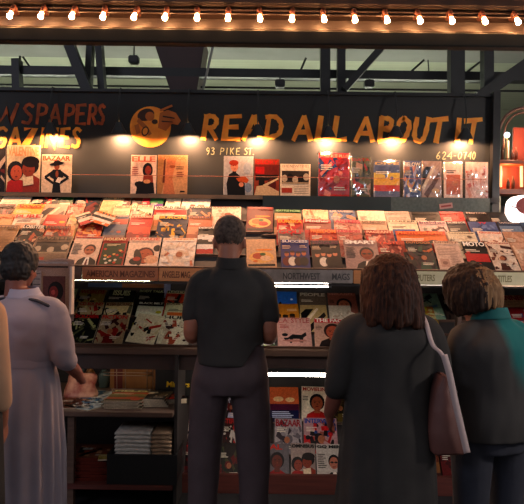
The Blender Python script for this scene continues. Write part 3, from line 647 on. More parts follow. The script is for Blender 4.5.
# fluorescent tubes
TUBE = emis('tube_glow', (1.0, 0.84, 0.72), 22.0)
def ftube(px0, px1, py, d, lb, m=TUBE):
    a = P(px0, py-(px1-px0)*0.0065, d); b = P(px1, py+(px1-px0)*0.0065, d); zc = (a.z+b.z)/2; a.z = b.z = zc
    e_ = empty('fluorescent_lamp', ((a.x+b.x)/2, d, zc)); tag(e_, lb, 'lamp'); h = (b.x-a.x)/2
    bm = bmesh.new(); tube(bm, [(-h, 0, 0), (h, 0, 0)], 0.0125, 12); bm_obj('lamp_tube', bm, m, e_, True)
    bm = bmesh.new(); box(bm, (-h-0.03, -0.02, 0.013), (h+0.03, 0.03, 0.035)); bm_obj('fixture', bm, DARKMETAL, e_)
    for s in (-1, 1):
        bm = bmesh.new(); tube(bm, [(s*h, 0, 0), (s*(h+0.02), 0, 0)], 0.014, 12); bm_obj('end_cap', bm, mat('cap_white', '#cfcfcf', 0.5), e_, True)
ftube(200, 328, 284.5, 4.0, 'glowing white fluorescent tube under the grey label strip right of the man')
ftube(406, 447, 281.5, 4.0, 'bright fluorescent tube between the two women at right')
ftube(200, 332, 374, 4.09, 'glowing white fluorescent tube above the lowest rack right of the man')
LT = emis('assumed_left_tube_glow', (0.95, 1.0, 0.62), 24.0)
ftube(20, 150, 279, 4.06, 'dim fluorescent tube assumed hidden behind the wooden label strip at left', LT)  # hidden tube assumed here to light the left bay
ftube(470, 560, 281, 4.06, 'fluorescent tube assumed hidden behind the cream label strip at right', emis('assumed_right_tube_glow', (1.0, 0.62, 0.42), 22))  # another assumed tube, out of sight, lighting the right end of the rack
#OBJECTS
# ------------------------------------------------------------ magazines
PITCH = 0.085
def row_place(org, ang, s, px0, px1, py, tilt=0.0, lift=0.0, h=0.275):
    d = org.y+(s+0.6*h)*math.cos(ang)
    xa = P(px0, py, d).x; xb = P(px1, py, d).x
    M = Matrix.Translation(org) @ Matrix.Rotation(ang, 4, 'X') @ Matrix.Translation((0, s, lift)) @ Matrix.Rotation(PITCH, 4, 'X') @ Matrix.Translation(((xa+xb)/2, 0, 0)) @ Matrix.Rotation(R(tilt), 4, 'Z')
    return M, abs(xb-xa)-0.004
def put(org, ang, slist, k, py, place, group, specs):
    for sp in specs:
        px0, px1, title, tcol, bg, kind, cols, desc = sp[:8]; o = dict(sp[8]) if len(sp) > 8 else {}
        jr = random.Random(int(px0*7)+k); tl = o.pop('tilt', jr.uniform(-2.2, 2.2)); lf = o.pop('lift', 0)+jr.uniform(0, 0.0015)
        M, w = row_place(org, ang, slist[k]+jr.uniform(0, 0.012), px0, px1, py, tl, lf, o.get('h', 0.275))
        h = o.pop('h', 0.272)
        magazine(M, w, h, 0.0035, title, tcol, bg, kind, cols, (desc+' '+place).strip(), group, **o)
UP = (U0, UA, SU); UR = (U0, UA, SR); MI = (M0, MA, SM); LO = (L0, LA, SL)
G = 'magazines on the sloping upper rack'
pl = 'in the rearmost left row'
put(*UP, 4, 207, pl, G, [
 (-28,-1,'TIMES','#a03020','#c8b89a','text',['#8a7a68'],'tan text-covered magazine past the left edge'),
 (-0.5,29,'ATTENTE','#cc2a22','#e9dcc8','text',['#c9a890','#a08470'],'off-white magazine with bold red title and small print',{'th':.1}),
 (29.5,58,'MARKET','#d8c8b0','#251a18','blobs',['#b8281e','#e0d0b8','#5a1a14','#d83a28'],'black magazine with red and cream picture',{'th':.07}),
 (58.5,73,'SKULL','#e0d8b8','#2f6a3c','photo',['#e6dcc4','#2a2420','#e6dcc4'],'narrow green-topped magazine with pale skull picture',{'th':.07}),
 (74,100,'RIDING ON','#e6e0d0','#141a2a','blobs',['#b03024','#2a3a5a','#c86a3a','#8a2a20'],'black-navy magazine with white headline and red base',{'th':.09}),
 (100.5,122,'What We','#4a3a2e','#e6d2ac','text',['#d8b88a','#b89a74'],'cream magazine with thin brown handwriting title',{'bold':0,'shear':.3}),
 (122.5,131,'BOOK','#4a2a1a','#c8824a','bands',['#a0603a','#d89a5a','#7a4028'],'narrow orange-brown booklet'),
 (131.5,142,'WALK','#e8d0a0','#8a4a24','bands',['#3a1c12','#c8783a','#e0b880','#5a2c1a'],'narrow brown striped magazine',{'th':.06}),
 (142.5,150,None,'#fff','#b82a4a','bands',['#a02444','#c83a54'],'narrow magenta-red booklet'),
 (150.5,164,'Green Living','#e8e8d0','#5a9a6a','bands',['#8a5aa0','#a070b0','#8a5aa0','#9468a8','#5a9a6a'],'green-topped magazine with purple cover',{'th':.08}),
 (164.5,180,'THE BIRD','#7a6a50','#f0e6d0','photo',['#efe6d4','#e6dcc8','#3a3a3a'],'white magazine with small dark bird picture',{'th':.05}),
])
put(*UP, 4, 207, 'left of the man', G, [
 (180.5,209.5,'INSIDE','#d8b0a0','#f2e4d6','cap',['#8a4a34','#2a1a18'],'white magazine with red corner and white-capped rider',{'th':.06}),
])
put(*UP, 3, 220, 'in the second rear left row', G, [
 (-18,11,'GUNS','#5a4030','#8a6a58','blobs',['#6a5040','#a88a70','#b0786a'],'grey-brown magazine'),
 (12.5,41,'Scouts','#d03020','#f0b85a','bands',['#e6c89a','#e89a4a','#f0c070'],'yellow magazine with red script title',{'shear':.35,'th':.14}),
 (42,66,None,'#fff','#c8b09a','sail',['#4a342c','#7a5a4a'],'brown magazine showing sails',{}),
 (67,84,'PINK','#c03a3a','#e6a890','blobs',['#d87a64','#f0c8b0','#c05a48'],'small pink magazine',{'th':.08}),
 (112.5,130,'ROAD TRIP','#5a4a34','#ecdcb8','text',['#d8c49a','#b0987a'],'pale cream magazine with dark thin headline',{'th':.07}),
 (130.5,153,'AVOGUE','#c89a8a','#f4e4cc','blobs',['#e8c8a8','#3a2a20','#e8b090','#c08a6a'],'cream magazine with pale rose title',{'th':.08}),
 (153.5,187,'WORLD PRESS','#3a4038','#f0e8dc','bands',['#c8a070','#d89a6a','#f0d8b8','#b83a2a'],'white and red framed magazine with grey block letters',{'th':.1}),
 (187.5,211,'TRAVEL','#e8d8c0','#2e3a56','blobs',['#c8a080','#3a4a68','#d8a888'],'slate blue magazine left of the man',{'th':.06}),
])
put(*UP, 3, 220, '', G, [
 (212,242,'GUARDIAN AFRICA','#c03028','#f2e2d2','blobs',['#d8b8a8','#e8d0c0','#b88a78'],'white magazine with red title directly behind the head of the man',{'th':.06}),
 (246,273,'COOKS','#b83a28','#8a2a20','food',['#e08a3a','#b83a20'],'red-brown food magazine right of the head of the man',{'th':.09}),
])
pl = 'in the middle left row'
put(*UP, 2, 230, pl, G, [
 (-18,12,'OUTING','#e8a060','#e08a50','bands',['#d8703a','#e89a5a','#e0b080'],'orange magazine'),
 (13,41,'PURE','#c8281e','#ecdccc','photo',['#d8b8a0','#6a5040','#a88a70'],'white magazine with red lozenge title',{'tbar':'#e8d8c8'}),
 (42,65,None,'#fff','#d86a3a','bands',['#a03020','#e8b040','#e8c850','#d85a2a','#c8402a'],'red orange and yellow banded magazine'),
 (66,79,'DECOR','#d08a5a','#ecd0a0','blobs',['#e0b080','#d8a070','#c88a5a'],'narrow pale yellow magazine',{'th':.07}),
 (79.5,105,'DELUXE','#e8c8a0','#c8502e','blobs',['#b83a24','#e08a4a','#e8b070','#a82a20'],'orange-red magazine with a round red mark',{'th':.08}),
 (105.5,128,'AIR SHOW','#d8b8a0','#8a90a0','bands',['#a08a80','#7a8494','#8a909c','#c8684a'],'blue-grey magazine with orange edge',{'th':.06}),
 (128.5,152,'STORIES','#e8c8b0','#c04a30','bands',['#a83a28','#d86a48','#c84a34'],'red magazine',{'th':.07}),
 (157,187,'EUROPE','#e8c84a','#3a4a6a','blobs',['#e8c040','#2a3a5a','#c8a060','#4a5a7a'],'blue magazine with yellow block letters',{'th':.1}),
 (187.5,212,'FORTUNES','#2a2a5a','#c88a68','bands',['#c08060','#d8a888','#c88a6a'],'tan magazine with dark blue title left of the man',{'th':.08}),
])
pl = 'in the lower left row'
put(*UP, 1, 243, pl, G, [
 (-12,17,'LETTERS','#8a6a4a','#b8946a','text',['#a88460','#9a7a58'],'tan magazine'),
 (18,42,'LOBSTER','#e6ddd0','#2a2628','blobs',['#c87a5a','#e8c0a0','#8a5a48'],'white-titled black-banded magazine above the woman in grey',{'th':.13}),
 (42.5,67,'REVIEW','#5a2418','#b04a2a','blobs',['#6a3020','#e09a5a','#d86a3a','#c8b090'],'rust-brown magazine with dark title',{'th':.12}),
 (67.5,72.5,None,'#fff','#e0b080','bands',['#d8a070','#c88a5a'],'very narrow tan booklet'),
 (198,215,'DESIGN','#e8e0d8','#1a1414','bands',['#c8301e','#e8e0d8','#1a1414','#e8e0d8','#2a2020'],'black, white and red striped magazine by the man',{'th':.06}),
])
put(*UP, 0, 255, 'in the front left row', G, [
 (34,71,'GAZETTE','#5a4a40','#a8927c','newsprint',[],'grey newsprint magazine over the head of the woman in grey',{}),
 (72,101,None,'#6a5a52','#e8d0bc','man',['#c88a68','#5a2a20','#2a2226'],'white red-bordered magazine with man in glasses',{'tbar':'#c83a2c','th':.02}),
 (102,127.5,'HOLIDAY','#e8d8b0','#b8382a','xmas',[],'green and red magazine covered with small ornaments',{'th':.1}),
 (128.5,161,'PARADE','#d05a5a','#efd8c4','bignose',['#c87a54','#2a1814','#8a3a2a'],'large pale magazine with dark-haired woman and pink title',{'th':.09}),
 (161.5,196,'SUMMER','#e8b890','#f4e8da','blobs',['#f0dcc8','#e8d0b8','#d89a7a','#f6ecde'],'creamy white magazine with faint picture left of the man',{'th':.06}),
])
pl = 'in the rear right row'
put(*UR, 3, 220, pl, G, [
 (273.5,301,'SEATTLE HOME','#a8c8a0','#2a6a3e','bands',['#c8a080','#8a6a50','#c8b090'],'green-headed magazine',{'th':.08}),
 (302,328,'ESSENCE','#a88a70','#e8d4b4','blobs',['#d8b898','#c8a080'],'cream magazine with thin brown title',{'th':.07,'bold':0}),
 (329,356,'US WEEK','#d8c8b8','#8a98b0','blobs',['#c8a890','#5a6a88','#d8c0a8'],'grey-blue magazine',{'th':.08}),
 (358,386,None,'#fff','#ecdcc8','dog',['#c8b8a8','#1e1c22'],'white magazine with black picture',{}),
 (387,412,'LEARNING','#b8b0a8','#c8beb0','text',['#a09890','#8a8078'],'pale grey magazine',{'th':.06}),
 (412.5,441,'NIGHT LIFE','#5a504c','#221c1e','blobs',['#3a2c2c','#4a3430','#2a2428'],'near-black magazine',{'th':.08}),
 (441.5,466,'BEAUTY','#c02a24','#c82820','blobs',['#a81e1a','#d83a30','#e06a5a'],'bright red magazine',{'th':.08}),
 (467,490,'MOTOR','#c8b8b0','#3a2024','blobs',['#6a2a2a','#2a1a1e'],'dark maroon magazine with pale title',{'th':.07}),
 (490.5,512,None,'#fff','#2a2830','blobs',['#7a3a2a','#3a3a4a'],'dark magazine below the glowing white sign',{}),
 (512.5,536,'GARDENS','#a8b0b8','#4a5868','blobs',['#3a4658','#5a6a7a'],'slate magazine below the glowing white sign',{}),
])
pl = 'in the middle right row'
put(*UR, 2, 230, pl, G, [
 (276,303,'EUREKA','#e8b030','#c82a1e','blobs',['#e8c8a0','#a82018','#d85a3a'],'red magazine with yellow lettering',{'th':.12}),
 (303.5,331,'Mother','#e8d0c8','#c81e22','bands',['#b81a1e','#c8382e','#a86a5a'],'magazine with solid red title band',{'th':.11}),
 (333,361,'ACTRESS','#d05a78','#d8a898','blobs',['#c88a78','#e0b8a8','#b87868'],'dusty pink magazine with rose title',{'th':.13}),
 (362,388,'LIT REVIEW','#2a2428','#c8a890','bands',['#1e1a1e','#b8987e','#2a2226','#d8b8a0'],'tan magazine with black print bands',{'th':.08}),
 (388.5,419,'HARPER','#5a5048','#ecdfc8','photo',['#5a78a8','#2a3a5a','#8aa0c0'],'white magazine with framed blue landscape',{'th':.06}),
 (420,449,'Insights','#7a3a78','#ead0c8','blobs',['#6a2a30','#e8c8c0','#5a2028','#d8b0a8'],'pinkish white magazine with purple title',{'th':.12}),
 (449.5,470,'SCIENCE','#d8d0c8','#24304e','bands',['#e0d4c8','#2a3452','#1e2a44'],'navy magazine with white stripe',{'th':.07}),
 (470.5,499,'TV','#d03028','#6a78a0','blobs',['#8a98b8','#5a688c','#7a88a8'],'blue-grey magazine with small red title',{'th':.08,'tw':.3}),
 (500,523,'WORLD','#c8b8a8','#3a4a68','bands',['#a8b0b8','#3a4458','#8a98a8'],'blue striped magazine near the right edge',{'th':.06}),
 (524,548,None,'#fff','#5a6a80','blobs',['#3a4a60'],'slate blue magazine at the right edge',{}),
])
pl = 'in the lower right row'
put(*UR, 1, 243, pl, G, [
 (278,306,'GOLF','#d83a48','#a89890','blobs',['#8a7a78','#c8a898','#b83a3a'],'grey magazine with rose-red title',{'th':.15}),
 (309,337,'FREEDOM','#f09a3a','#c8502a','blobs',['#a83a20','#d8763a'],'orange-titled rust magazine',{'th':.13}),
 (337.5,362,'FASHION','#c83a68','#d8a090','blobs',['#c88070','#b86a5a'],'pink magazine tucked between two dark ones',{'th':.1}),
 (366,395,'PAGEANT','#e8b8a0','#b82e28','blobs',['#d85a48','#e8a088','#8a1e1c'],'red magazine above the long-haired woman',{'th':.1}),
 (397,448,'PHOTOGRAPHY','#f0963a','#d8642a','bands',['#3a2430','#b84a2a','#c8602e','#e08a3a'],'extra wide orange magazine',{'th':.12}),
 (449,478,'Connoisseur','#2a2a2a','#e8dcc4','blobs',['#8a7a6a','#d8c8b0'],'off-white magazine with slim black title',{'th':.07}),
 (479,504,'Gourmet','#c84a38','#ecdccc','blobs',['#b87a58','#e8d0bc','#8a5238','#e0c0a8'],'white magazine with red script title',{'th':.07}),
 (505,530,None,'#fff','#c8a48a','blobs',['#b08a70','#d8b8a0'],'beige magazine at the right edge',{}),
])
pl = 'in the front right row'
put(*UR, 0, 257, pl, G, [
 (247,277,None,'#fff','#d8b898','food',['#c86a3a','#e8c8a8'],'orange and cream food magazine near the man',{}),
 (280.5,309.5,'SUCCESS','#e6e0e0','#3a4a8a','group',['#c88a68','#5a3020','#8a3a30'],'blue magazine with huddled people',{'th':.09}),
 (311,341,'SINGLES','#7a2a68','#3a2a34','group',['#d8a080','#181418','#2a2228'],'dark magazine with purple title and two white-shirted men',{'th':.13}),
 (343.5,378,'SMART','#f2eee8','#b8a098','man',['#a8603e','#2a1814','#26202a'],'grey magazine with big white title and male portrait',{'th':.13,'bold':.035}),
 (379,404,'TASTE','#e86a4a','#9a2a22','blobs',['#c85a48','#d88a78','#7a1a1a'],'red magazine right of the white-titled portrait cover',{'th':.1}),
 (405,433,'OUTDOOR','#c88a4a','#2a3a48','blobs',['#2a6a5a','#1a2430','#5a3a4a','#c87a3a'],'dark teal magazine',{'th':.08}),
 (434,460,'DIGEST','#8a6a5a','#d8c0b0','text',['#c8a898','#a8887a'],'pale pink-white text-covered magazine',{'th':.07}),
 (463,487,'MOTO','#f0ece4','#16141a','bands',['#1a1820','#c83a3a','#16141a'],'black magazine with large white letters',{'th':.16}),
 (488,513,'Antiques','#b84a38','#e6d6c4','blobs',['#6a3a28','#8a5238','#e0ccb8'],'white magazine with brown picture',{'th':.07}),
 (514,545,None,'#fff','#d8b8a0','blobs',['#e8d0b8','#c8a088'],'beige magazine at the right edge',{}),
])
# ---- middle rack
G = 'magazines on the middle rack under the label strips'
put(*MI, 2, 300, 'rear of the middle left rack', G, [
 (20,48,'HOME','#8a2a20','#6a5a4a','blobs',['#4a3a30','#8a7a60'],'brown magazine hidden behind the woman in grey',{}),
 (49,76,'NEWS','#d8e8c8','#b8d0a8','blobs',['#2a2a2a','#e0e8c8','#3a4a3a'],'pale green magazine beside the grey newspaper',{}),
 (77,104,'WORLDS','#b8302a','#b8a868','blobs',['#3a3026','#c8b878','#8a3a2a','#e0d090','#5a5a3a'],'olive magazine with red title',{'th':.14}),
 (105,133.5,'ISSUES','#e8ecc0','#36362c','bands',['#3a3a30','#6a6a58','#44443a'],'charcoal magazine with tall pale title',{'th':.2,'tw':.62}),
 (136,163,'BODY TALK','#d8dcb0','#22241e','blobs',['#34342a','#2a2a22','#4a4a3a'],'black magazine with slim pale title',{'th':.09}),
 (164,192,'ROOTS','#3a2a20','#c8552e','blobs',['#2a1e1a','#d86a3a','#3a2a22'],'orange-red magazine with white top edge',{'tbar':'#d8dcc0','th':.09}),
])
put(*MI, 1, 315, 'midway on the middle left rack', G, [
 (48,75,None,'#fff','#3a4a3a','blobs',['#2a2a22','#6a7a5a'],'dark green magazine beside the grey dress',{}),
 (76,102,'CD SOUND','#d8302a','#c8b890','blobs',['#b82a24','#3a3a2c','#e0d8a0','#8a6a3a'],'cream and red magazine with mixed pictures',{'th':.12}),
 (104,132,'MODERN ELECTRONICS','#8a2a20','#e8dcae','blobs',['#3a3a34','#c8c8a8','#8a8a70'],'cream magazine with dark red two-word title',{'th':.12}),
 (135,162,'BLACK BELT','#e8e8d8','#2a2c28','bands',['#c8c83a','#2a2a26','#e8ecd8','#d8dcc8'],'white and black magazine with a yellow mark',{'th':.07}),
 (163,190,'EARTH','#8a7a50','#d8d8b8','photo',['#d8883a','#b8602a','#e0b060'],'pale magazine with orange centre picture',{'th':.06}),
])
put(*MI, 0, 335, 'at front of the middle left rack', G, [
 (40,70,None,'#fff','#5a3a30','blobs',['#8a3a2a'],'dark red magazine mostly behind the woman in grey',{}),
 (71,98,'SOLDIER','#c82a2a','#34362c','blobs',['#7a7a5a','#2a2a24','#b8b888'],'dark magazine with red title',{'th':.12}),
 (99,127,'FICTION','#d83a34','#b8a88a','blobs',['#8a2420','#a83a30','#5a1c1a','#c8b8a0'],'dark red magazine with pale red title',{'th':.14}),
 (129,158,None,'#fff','#e4dfc4','blobs',['#c8503a','#e8e0c8','#3a3a34','#d8d0b0'],'tilted white magazine',{'tilt':-9,'lift':.012}),
 (159,191,'HURT','#4a463c','#e8e6d0','blobs',['#b86a4a','#e0dcc8','#5a3a34','#d8d0b8'],'white magazine with grey title left of the man',{'th':.12,'tilt':-3}),
])
put(*MI, 2, 302, 'on the middle right rack', G, [
 (236,262,None,'#fff','#8a8a8a','blobs',['#6a6a6a'],'grey magazine hidden partly',{}),
 (263,297,None,'#fff','#4a8ad0','whale',[],'blue sky magazine with dark whale tail',{}),
 (298.5,326,'PEOPLE','#d8d0c0','#8e8072','bands',['#d8c8a8','#b8a890','#9a8c7c','#8a7c6e','#8e8072'],'grey-brown magazine with pale title',{'th':.13}),
 (328,357,'MIRABEL','#d8a090','#b07a6a','face',['#c88a6c','#2a1a16','#e8e0d0'],'rose-brown magazine with woman in white',{'th':.08}),
 (410,441,None,'#fff','#a8c0a8','blobs',['#c8d0b0','#3a4a4a','#7a98a8'],'pale green magazine between the two women',{}),
 (442,470,None,'#fff','#6a5a50','blobs',['#3a3030'],'brown magazine behind the bob-haired woman',{}),
 (496,530,'BANNER','#c83a30','#ecc8a0','text',['#e0a888','#c88a70'],'cream magazine with large red title right of the teal jacket',{'th':.2}),
])
put(*MI, 1, 318, 'midway on the middle right rack', G, [
 (250,264,None,'#fff','#c8a050','blobs',['#8a6a3a'],'ochre magazine beside the arm of the man',{}),
 (265,300,'SAILING','#d8a850','#c8963e','group',['#7a4a30','#2a1c18','#4a3428','#6a4a34','#8a6a3a'],'ochre magazine with small figures',{'th':.05}),
 (301,328,None,'#fff','#c8b48a','sail',['#1a1616','#3a2a22'],'tan magazine with black animal head',{}),
 (329,352,None,'#fff','#d8d0c0','blobs',['#e8e0d0','#c8b8a8'],'pale magazine above the red-titled one',{}),
 (410,436,None,'#fff','#c8904a','blobs',['#d8d0a0','#8a3a2a','#c8c03a'],'orange magazine between the two women',{}),
 (488,509,None,'#fff','#8a7078','blobs',['#2a3a6a','#c84a3a','#a09aa8'],'mauve magazine right of the teal jacket',{}),
 (510,540,None,'#fff','#a83a3a','blobs',['#c8a8a0','#5a6a9a'],'red and mauve magazine at the right edge',{}),
])
put(*MI, 0, 340, 'at front of middle right rack', G, [
 (246,275,None,'#fff','#6a7a5a','blobs',['#c8d0a8'],'green magazine behind the forearm of the man',{}),
 (277,311,'L.A. STYLE','#b85a60','#cdaaa0','dog',['#b88a80','#1a1618'],'dusty pink magazine with black dog picture',{'th':.17,'bold':.0}),
 (313,347,'THE FACE','#f2e6dc','#c8a898','face',['#b8745a','#4a241c','#3a2420'],'large face cover with red title band',{'th':.13,'tbar':'#cf2430'}),
 (348,380,None,'#fff','#3a3434','blobs',['#5a4a48'],'dark magazine hidden behind the long-haired woman',{}),
 (412,440,None,'#fff','#b8a040','blobs',['#2a2420','#c8602a'],'mustard magazine between the two women',{}),
 (502,536,'MODEL','#c83a44','#ecdcc8','blobs',['#c8584a','#3a3a5a','#e0b0a0'],'cream magazine with red oval title at the right edge',{'th':.16}),
])
# ---- lowest rack
G = 'magazines on the lowest rack'
put(*LO, 2, 405, 'on the lowest rack', G, [
 (180,206,None,'#fff','#3a2a26','blobs',['#5a3028'],'dark magazine left of the trousers of the man, rear row',{}),
 (222,240,'SPIRE','#3a4a8a','#1e2030','blobs',['#c8c8d8','#8a2a2a','#2a3a6a'],'navy magazine seen between the legs of the man',{}),
 (241,268,None,'#fff','#d8c8a0','blobs',['#a89060'],'cream magazine behind the trousers of the man',{}),
 (269.5,299,'COSMOS','#f4ece4','#e08a5a','bars',['#1f2c66','#7a2a5a','#f4d8b0'],'orange-topped magazine with navy lower half',{'th':.0001,'h':.285}),
 (300.5,329,'MOVIELINE','#c85a44','#efe4d0','face',['#c07a58','#241814','#c8281e'],'white magazine with dark-haired woman and red caption',{'th':.11,'h':.285}),
 (330,352,None,'#fff','#5a4a3a','blobs',['#8a7a40','#3a3a2a'],'olive magazine beside the coat of the long-haired woman',{}),
])
put(*LO, 1, 432, 'midway on the lowest rack', G, [
 (180,207,'CAR','#c83038','#d8c8c0','blobs',['#8a2a2a','#3a2a2a'],'white-topped magazine with red title by the post',{'th':.16,'tw':.7}),
 (221,241,'STEREO','#c83a3a','#5a2a2a','blobs',['#c83a34','#2a2a2a','#d8d0c8'],'red and white magazine seen between the legs of the man',{}),
 (243,273,None,'#fff','#4a3a3a','blobs',['#6a4a44'],'brown magazine behind the trousers of the man',{}),
 (274,302,'BAZAAR','#b03a4a','#b8b0b0','blobs',['#a8a0a4','#8a8488','#5a5058'],'silver-grey magazine with crimson serif title',{'th':.2}),
 (303,337,'INTERVIEW','#3a6ab0','#c8a8a8','blobs',['#c82a30','#3a2430','#b87a6a','#4a6aa0'],'pink and blue magazine with red base',{'th':.13}),
])
put(*LO, 0, 462, 'at front of the lowest rack', G, [
 (178,207,'SALE','#c8282c','#5a1a1c','bands',['#6a2a2a','#3a1414','#8a2226'],'dark red magazine by the post',{'th':.12}),
 (218,242,None,'#fff','#4a3a38','blobs',['#6a6a4a','#8a2a2a','#3a4a3a'],'dark magazine seen between the legs of the man',{}),
 (243,261,None,'#fff','#3a3434','blobs',['#5a4a48'],'dark grey magazine hidden by the trousers of the man',{}),
 (262,289,'AL','#d8502a','#8a8486','face',['#8a4a34','#1e1614','#b82e2e'],'grey magazine with person in red',{'th':.14,'tw':.5}),
 (290,315,'OMNIBUS','#2a2426','#b8a8a0','duo',['#a8604a','#2a1a16','#b83028'],'pale magazine with two people in red',{'th':.1}),
 (316,343,'GQ MEN','#3a3438','#cfc8c0','man',['#c8907a','#2a1c18','#14141a'],'white magazine with man in a black dinner jacket',{'th':.1}),
 (412,438,None,'#fff','#8a5a34','bands',['#6a3a20','#a87a4a','#8a5030'],'tan magazine below the shoulder bag',{}),
 (439,462,None,'#fff','#8a2a24','blobs',['#6a1e1c'],'dark red magazine below the shoulder bag',{}),
])
# ---- top ledge, standing against the sign
G = 'magazines standing on the top ledge'
def wall(px0, px1, py0, title, tcol, bg, kind, cols, desc, **o):
    d = 4.64; a = P(px0, 175, d); b = P(px1, 175, d); hh = o.pop('h', None) or (P((px0+px1)/2, py0, d).z-1.998)
    tl = o.pop('tilt', 0)
    M = Matrix.Translation(((a.x+b.x)/2, d-0.02, 1.996)) @ Matrix.Rotation(R(87), 4, 'X') @ Matrix.Rotation(R(tl), 4, 'Z')
    return magazine(M, b.x-a.x-0.004, hh, 0.006, title, tcol, bg, kind, cols, desc, G, **o)
wall(-24,6.5,148,None,'#fff','#3a2c2a','blobs',['#c8b8a8','#8a3a2a','#d8c8b0'],'dark speckled magazine at the left edge of the top ledge')
wall(7,41,145,'VALENTINE','#e8b890','#ead8ba','duo',['#d07a58','#2a1a18','#c83a2c'],'tall cream magazine with embracing couple on the top ledge',th=.2)
wall(42,72.5,154.5,'BAZAAR','#d87a5a','#ecd8c0','figure',['#a86a4a','#1e1618','#3a1e1a'],'white magazine with posing woman in a wide hat on the top ledge',th=.13)
wall(131,157,155,'ELLE','#d88a70','#eed6c4','seated',['#a85a40','#2a1a1e','#2a2226'],'pale magazine with dark-haired seated woman under the round logo',th=.14)
wall(157.5,188,155,'INTERIOR','#d8a070','#dcb48c','nude',['#d89a74','#8a5238'],'tan magazine with pale figure next to the seated woman cover',th=.1)
wall(223.5,253.5,156,None,'#fff','#c4c0bc','turtleneck',['#dca488','#1e2226'],'grey magazine with red-haired person in black turtleneck on the top ledge')
wall(254,279.5,159,'GLORY','#c8281e','#a8583a','street',['#c82a20'],'red-brown magazine with street scene on the top ledge',th=.11)
wall(280,310.5,164,'THE NEW TIMES','#a8988a','#ecdcc6','newsprint',[],'short cream newsprint magazine with a broad dark photo on the top ledge',th=.08,bold=0)
W_ = dict(wrap=True)
wall(318,349.5,153,'SCIENCE PLUS','#e8b8a0','#c8281e','blobs',['#c8201a','#d83a2a','#3a5a8a','#e8a090','#b81a18'],'bright red plastic-wrapped magazine on the top ledge',th=.07,**W_)
wall(350.5,370.5,157,'DATA','#c84a3a','#8a8a6a','blobs',['#4a5a3a','#a8a080','#c85a3a','#2a3428','#d8b8a0'],'green-grey plastic-wrapped magazine right of the bright red one',th=.07,**W_)
wall(373,399.5,161,'DIVE','#e8d0a0','#8088a0','bands',['#8a90a8','#e86a4a','#f0c850','#e8d060','#7a84a0'],'blue plastic-wrapped magazine with yellow and orange band',th=.07,**W_)
wall(403,420.5,161,'BELOW','#e8e0d0','#7a86a8','blobs',['#e8c040','#b84a3a','#c8c8d8','#4a5a8a','#e0a890'],'blue and multicolour plastic-wrapped magazine below the phone number',th=.12,**W_)
wall(421,441,161,None,'#fff','#c8b0a0','sail',['#2e3030','#8a6a5a'],'plastic-wrapped magazine with dark diagonal stripes below the phone number',**W_)
wall(443,462,162,None,'#fff','#f2dccc','photo',['#d88a5a','#d88a5a','#d89a6a'],'white plastic-wrapped magazine with orange patch below the phone number',**W_)
wall(464.5,487.5,162,None,'#fff','#f0d8cc','blobs',['#e8b8a8','#f4e4dc','#d88a78','#e8c8bc'],'pinkish white plastic-wrapped magazine at the right end of the ledge',**W_)
# tilted thin books lying over the third row at left
for (x0, x1, y_, tl, t_, bg, ds) in ((88, 113, 226, -24, 'AUTO', '#1a2030', 'navy and white booklet with orange stripe lying tilted across the rows at left'),
                              (84, 100, 228, 32, None, '#e8d8c0', 'small white booklet lying tilted against the navy one at left')):
    M, w = row_place(U0, UA, 0.42, x0, x1, y_, tl, 0.035, 0.15)
    magazine(M, w, 0.12, 0.004, t_, '#e8a040', bg, 'bands', ['#e88a2a', '#e8e0d8', '#1a2030', '#e8e0d0'] if t_ else ['#c83a2a', '#e8d8c8', '#2a2024'], ds, None, cat='booklet', name='booklet', th=.2)

ftube(-60, 168, 352, 4.3, 'added unseen fluorescent tube under the middle shelf to brighten the table shelf at left', emis('shelf_fill_glow', (1.0, 0.8, 0.6), 5))  # tube added out of sight to brighten the table shelf
# unseen globe lamp assumed right of the frame, added for light from that side
gl = empty('assumed_globe_lamp', (3.1, 2.3, 0)); tag(gl, 'assumed white globe lamp on a dark pole added unseen right of the frame', 'lamp')
bm = bmesh.new(); tube(bm, [(0, 0, 0), (0, 0, .03), (0, 0, .05), (0, 0, 1.82)], [.13, .12, .025, .022], 16); bm_obj('pole', bm, DARKMETAL, gl, True)
bm = bmesh.new(); ell(bm, (0, 0, 1.99), (.13, .13, .13), 24, 16); bm_obj('glass_globe', bm, emis('assumed_globe_glow', (1.0, 0.88, 0.84), 112), gl, True)
bm = bmesh.new(); tube(bm, [(0, 0, 1.82), (0, 0, 1.86)], [.05, .06], 16); bm_obj('collar', bm, DARKMETAL, gl, True)
# ------------------------------------------------------------ things on the table shelf at left
def flat_mag(px, py, d, z, w, h, rz, bg, kind, cols, title, tcol, label, n=1, name='magazine', cat='magazine', th=0.006, grp=None, **o):
    x = P(px, py, d).x
    M = Matrix.Translation((x, d, z)) @ Matrix.Rotation(R(rz), 4, 'Z') @ Matrix.Translation((0, -h/2, 0))
    return magazine(M, w, h, th, title, tcol, bg, kind, cols, label, grp, cat=cat, name=name, **o)
TZ = 0.6155
gt = 'magazines lying on the table shelf'
flat_mag(74, 408, 4.18, TZ, .21, .275, 8, '#8a5a40', 'blobs', ['#c8a080','#5a3020'], None, '#fff', 'brown magazine under the bag-shaped one at the left end of the table shelf', grp=gt)
flat_mag(92, 408, 4.16, TZ, .21, .275, -32, '#c8d0d0', 'blobs', ['#4a90b0','#e0e4e0','#2a3a44','#7ab0c8'], 'SURF', '#2a6a8a', 'pale blue magazine lying askew on the table shelf', grp=gt)
flat_mag(97, 404, 4.42, TZ, .21, .275, -20, '#c0c0b8', 'blobs', ['#3a80a0','#d8dcd8'], None, '#fff', 'grey-blue magazine lying behind the pale blue one on the table shelf', grp=gt)
